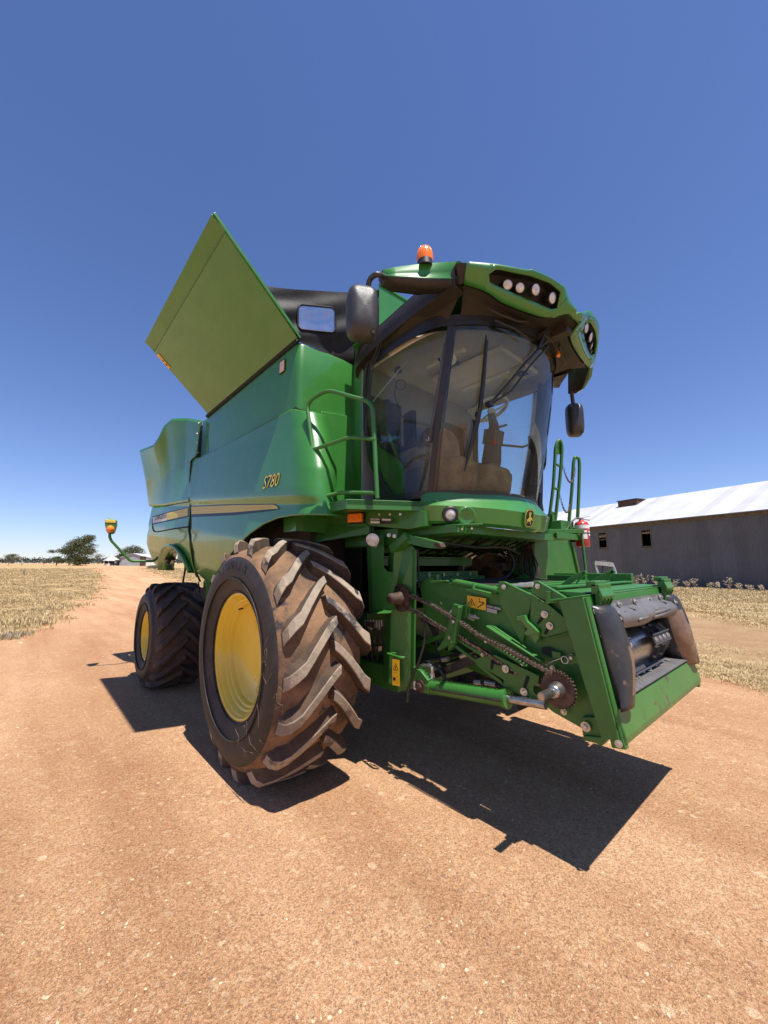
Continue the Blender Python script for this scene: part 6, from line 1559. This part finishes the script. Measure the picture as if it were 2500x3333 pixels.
# ---- weeds at the foot of the shed wall
mw=[(2040,1.0),(2075,1.15),(2098,1.2),(2135,.95),(2160,1.0),(2195,.7),(2235,.75),(2262,.85),(2310,.55),(2335,.6),(2372,.95),(2400,.6),(2440,.45),(2475,.45)]
for i,(px,h) in enumerate(mw):
    q=PN(px,1890,A0+nd*1.0,nd); q.z=0; mb=MB(); h*=.9
    for s in range(6):
        a=rnd.random()*6.28; l=h*rnd.uniform(.7,1.1); lean=rnd.uniform(.1,.45); top=V((math.cos(a)*l*lean,math.sin(a)*l*lean,l)); mid=top*.5+V((0,0,.05)); mb.tube([V((0,0,-.02)),mid,top],.012,4)
        for k in range(14):
            t=rnd.uniform(.35,1); c=V((0,0,0)).lerp(top,t)+V((rnd.uniform(-.13,.13),rnd.uniform(-.13,.13),rnd.uniform(-.06,.08))); d=V((rnd.uniform(-1,1),rnd.uniform(-1,1),rnd.uniform(-.4,1))).normalized()*.06; e=d.orthogonal().normalized()*.03
            mb.add([c-d,c+e,c+d,c-e],[(0,1,2,3)],0)
    o=mb.build('dry_weed','weed_dry'); o.location=q; 
    pos=['tall','bushy','spreading'][i%3]
    tag(o,['first','second','third','fourth','fifth','sixth','seventh','eighth','ninth','tenth','eleventh','twelfth','thirteenth','fourteenth'][i]+' dry seeded weed from the left along the foot of the dark shed wall','weed','dry weeds along the shed wall')
# ---- trees
mat('leaf_green',(.085,.11,.045),(.14,.16,.075),rough=.75,ns=.7); mat('leaf_grey',(.12,.13,.085),(.17,.175,.12),rough=.8,ns=.7); mat('leaf_hazed',(.06,.075,.065),(.085,.10,.09),rough=.9,ns=.05)  # far woodland leaves greyed towards blue, distance haze put into the colour
mat('bark',(.13,.10,.08),(.2,.17,.14),rough=.9,ns=3); mat('leaf_olive',(.10,.12,.05),(.07,.085,.035),rough=.8,ns=.8)
def tree(px,yb,yt,wpx,D,label,leaf='leaf_green',blobs=None,n=900,trunkfrac=.35,name='tree'):
    base=at(px,yb,D); base.z=und(base.x,base.y) if abs(und(base.x,base.y)-base.z)<2 else base.z
    sc=D/FPX; h=(yb-yt)*sc; w=wpx*sc; T=thing(name,label,'tree' if name=='tree' else 'bush',tuple(base),'trees around the homestead')
    lat=CR*1.0; lat=V((CR.x,CR.y,0)).normalized(); dep=V((lat.y,-lat.x,0))
    if blobs is None: 
        blobs=[(rnd.uniform(-.38,.38),trunkfrac+(1-trunkfrac)*rnd.uniform(.25,.8),rnd.uniform(.16,.30)) for _ in range(9)]
    mb=MB(); 
    for _ in range(int(n*2.2)):
        bx,bz,br=rnd.choice(blobs); d=V((rnd.gauss(0,1),rnd.gauss(0,1),rnd.gauss(0,1))).normalized()*(rnd.random()**.45)
        c=lat*(bx*w+d.x*br*w)+dep*((rnd.uniform(-.3,.3) if True else 0)*w*.6+d.y*br*w)+V((0,0,bz*h+d.z*br*min(w,h*1.2)*.8))
        if c.z<.1: c.z=.1
        s=w*.020*rnd.uniform(.6,1.5); a=V((rnd.gauss(0,1),rnd.gauss(0,1),rnd.gauss(0,.7))).normalized()*s; b=a.orthogonal().normalized()*s*.6; mb.add([c-a,c-b*.9,c+a,c+b],[(0,1,2,3)],0)
    mb.build('crown',leaf,T)
    mb=MB(); tr=max(.05,w*.022)
    mb.tube([V((0,0,-.2)),V((w*.01,0,h*trunkfrac*.6)),V((-.01*w,0,h*trunkfrac*1.3))],[tr*1.3,tr,tr*.7],8)
    for bx,bz,br in blobs[:7]: mb.tube([V((0,0,h*trunkfrac*.7)),lat*(bx*w*.5)+V((0,0,h*(trunkfrac*.6+bz*.35))),lat*(bx*w)+V((0,0,bz*h))],[tr*.6,tr*.4,tr*.15],5)
    mb.build('trunk','bark',T); return T
tree(252,1851,1751,100,140,'big spreading dark green tree beside the gravel track','leaf_green',[(-.2,.22,.22),(.0,.12,.24),(.2,.22,.22),(-.3,.52,.18),(.0,.6,.24),(.05,.8,.2),(-.12,.68,.22),(.18,.5,.24),(.22,.82,.17),(.30,.62,.2),(-.22,.62,.2),(-.05,.74,.18),(.12,.4,.22),(-.25,.38,.2),(-.1,.18,.22),(.08,.16,.2),(.36,.45,.14),(.30,.92,.12),(-.35,.5,.14)],3800,.25)
tree(182,1851,1797,62,138,'open dark green tree touching the left of the big spreading tree','leaf_green',[(-.3,.85,.13),(.1,.88,.15),(.35,.8,.15),(.0,.45,.14),(.1,.25,.2),(.3,.3,.16)],1100,.3)
tree(38,1840,1808,50,330,'wide grey-green tree standing over the far tree line at the left','leaf_grey',None,900)
tree(320,1838,1805,34,300,'round tree between the big spreading tree and the hut','leaf_grey',None,700)
tree(425,1842,1777,78,190,'broad domed tree rising behind the grey gabled shed','leaf_olive',[(-.33,.6,.2),(-.15,.75,.2),(.1,.82,.2),(.3,.7,.2),(.4,.5,.14),(0,.6,.2),(-.4,.45,.12),(.2,.5,.16)],1700,.3)
tree(371,1842,1805,42,185,'bright green low tree behind the hut roof','leaf_green',None,700,.2)
tree(25,1856,1838,24,120,'small flat-topped shrub at the far left of the field','leaf_grey',None,260,.5,'small_tree')
tree(141,1852,1836,20,125,'small flat-topped shrub left of the trees by the track','leaf_green',None,240,.5,'small_tree')
tree(70,1850,1840,16,130,'tiny thin shrub beyond the wooden post','leaf_grey',None,120,.5,'small_tree')
tree(503,1852,1831,50,95,'low grey-green bush under the harvester rear overhang','leaf_grey',[(0,.4,.3),(-.25,.35,.25),(.25,.4,.25)],700,.1,'bush')
mb=MB()
for k in range(230):
    px=-260+k*4.6+rnd.uniform(-3,3); D=rnd.uniform(520,640); b=at(px,1839,D); b.z=gz(b.x,b.y)-.5; h=rnd.uniform(7,10)*(1.25 if rnd.random()<.12 else 1)
    for _ in range(34):
        d=V((rnd.gauss(0,1),rnd.gauss(0,1),rnd.gauss(0,1))).normalized()*rnd.random()**.4; c=b+V((d.x*4.5,d.y*4.5,h*.55+d.z*h*.45)); a=V((rnd.gauss(0,1),rnd.gauss(0,1),rnd.gauss(0,1))).normalized()*1.1; e=a.orthogonal().normalized()*.8; mb.add([c-a,c-e,c+a,c+e],[(0,1,2,3)],0)
o=mb.build('far_woodland','leaf_hazed'); o['kind']='stuff'
# ---- homestead buildings
def hb(px,py,D): 
    p=at(px,py,D); p.z=und(p.x,p.y)-.05; return p
lat=V((CR.x,CR.y,0)).normalized(); dep=V((CF.x,CF.y,0)).normalized(); RB=Matrix((lat,dep,V((0,0,1)))).transposed()
def house(name,label,cat,px,D): 
    q=hb(px,1845,D); T=thing(name,label,cat,tuple(q)); T.rotation_euler=(0,0,math.atan2(lat.y,lat.x)); return T
D=150; s=D/FPX
T=house('round_hut','small hut with a pointed white roof and white lower wall','hut',348,D); mb=MB()
mb.rev([(2.45,-.2),(2.45,.75)],(0,2.5,0),(0,0,1),12,sm=False); mb.build('wall','white_wall',T); mb=MB(); mb.rev([(2.3,.7),(2.3,2.0)],(0,2.5,0),(0,0,1),12,sm=False); mb.build('opening_shade','dark_void',T)  # dark drum paints the shade inside the hut's open upper band
mb=MB()
for k in range(8): a=2*PI*k/8+.2; mb.bar(V((math.cos(a)*2.5,2.5+math.sin(a)*2.5,0)),V((math.cos(a)*2.5,2.5+math.sin(a)*2.5,1.95)),.12,.12)
mb.build('posts','white_wall',T); mb=MB().rev([(2.95,1.75),(2.9,1.9),(.05,3.95)],(0,2.5,0),(0,0,1),8,sm=False); mb.build('roof','roof_iron',T)
D=140; T=house('gabled_shed','pale grey corrugated shed with a white edged gable roof in the distance','shed',432,D); s=D/FPX; w=77*s/2; hh=27*s
mb=MB().prism([V((-w,0,-.3)),V((w,0,-.3)),V((w,0,hh)),V((0,0,hh+1.3)),V((-w,0,hh))],(0,7,0)); mb.build('wall','grey_iron',T)
mb=MB(); 
for sg in (-1,1): mb.prism([V((0,-.3,hh+1.38)),V((sg*(w+.3),-.3,hh+.05)),V((sg*(w+.3),7.3,hh+.05)),V((0,7.3,hh+1.38))],(0,0,.15))
mb.build('roof','roof_iron',T)
T=house('water_tank','rusty brown round tank right of the grey gabled shed','tank',464,132); mb=MB().cyl((0,0,-.2),(0,0,3.1),.85,n=20); mb.build('tank_body','rust_iron',T); mb=MB().cyl((0,0,3.1),(0,0,3.2),.95,.4,n=20); mb.build('lid','rust_iron',T)
T=house('white_building','white low building just left of the harvester tail','building',489,140); mb=MB().bb((-1.9,0,-.2),(2.6,4,2.3)); mb.build('wall','white_wall',T); mb=MB().prism([V((-2.1,-.2,3.1)),V((2.8,-.2,2.4)),V((2.8,4.2,2.4)),V((-2.1,4.2,3.1))],(0,0,.15)); mb.prism([V((-1.9,0,2.3)),V((2.6,0,2.3)),V((-1.9,0,3.05))],(0,4,0)); mb.build('roof','roof_iron',T)
T=house('lean_to_shed','dark lean-to between the hut and the grey gabled shed','shed',383,146); mb=MB().bb((-1.1,0,-.2),(1.2,3,2.0)); mb.build('wall','grey_iron',T); mb=MB().bb((-.5,-.03,0),(.6,0,1.7)); mb.build('opening','dark_void',T); mb=MB().bb((-1.3,-.2,2.0),(1.4,3.2,2.15)); mb.build('roof','rust_iron',T)
T=house('parked_trailer','small dark vehicle parked against the white wall of the hut','vehicle',364,143); mb=MB().bb((-.8,0,.25),(.8,1.5,.9)); mb.build('body','dark_void',T,bevel=.1); 
for x in (-.5,.5): mb=MB().cyl((x,-.05,.3),(x,.15,.3),.3,n=16); mb.build('wheel','rubber',T)
q=P(77,1872,z=0); q=at(77,1873,60); q.z=und(q.x,q.y); o=MB().cyl((0,0,-.1),(.02,0,.62),.09,.075,n=9).build('fence_post','timber',bevel=.01); o.location=q; tag(o,'short brown wooden post standing alone in the dry grass','post')
q=at(285,1871,62); q.z=und(q.x,q.y); mb=MB().sph((0,0,.05),.5,12,6,sc=(1.3,.5,.35)); o=mb.build('dark_log','bark'); o.location=q; tag(o,'low dark log lying at the bend of the track','log')
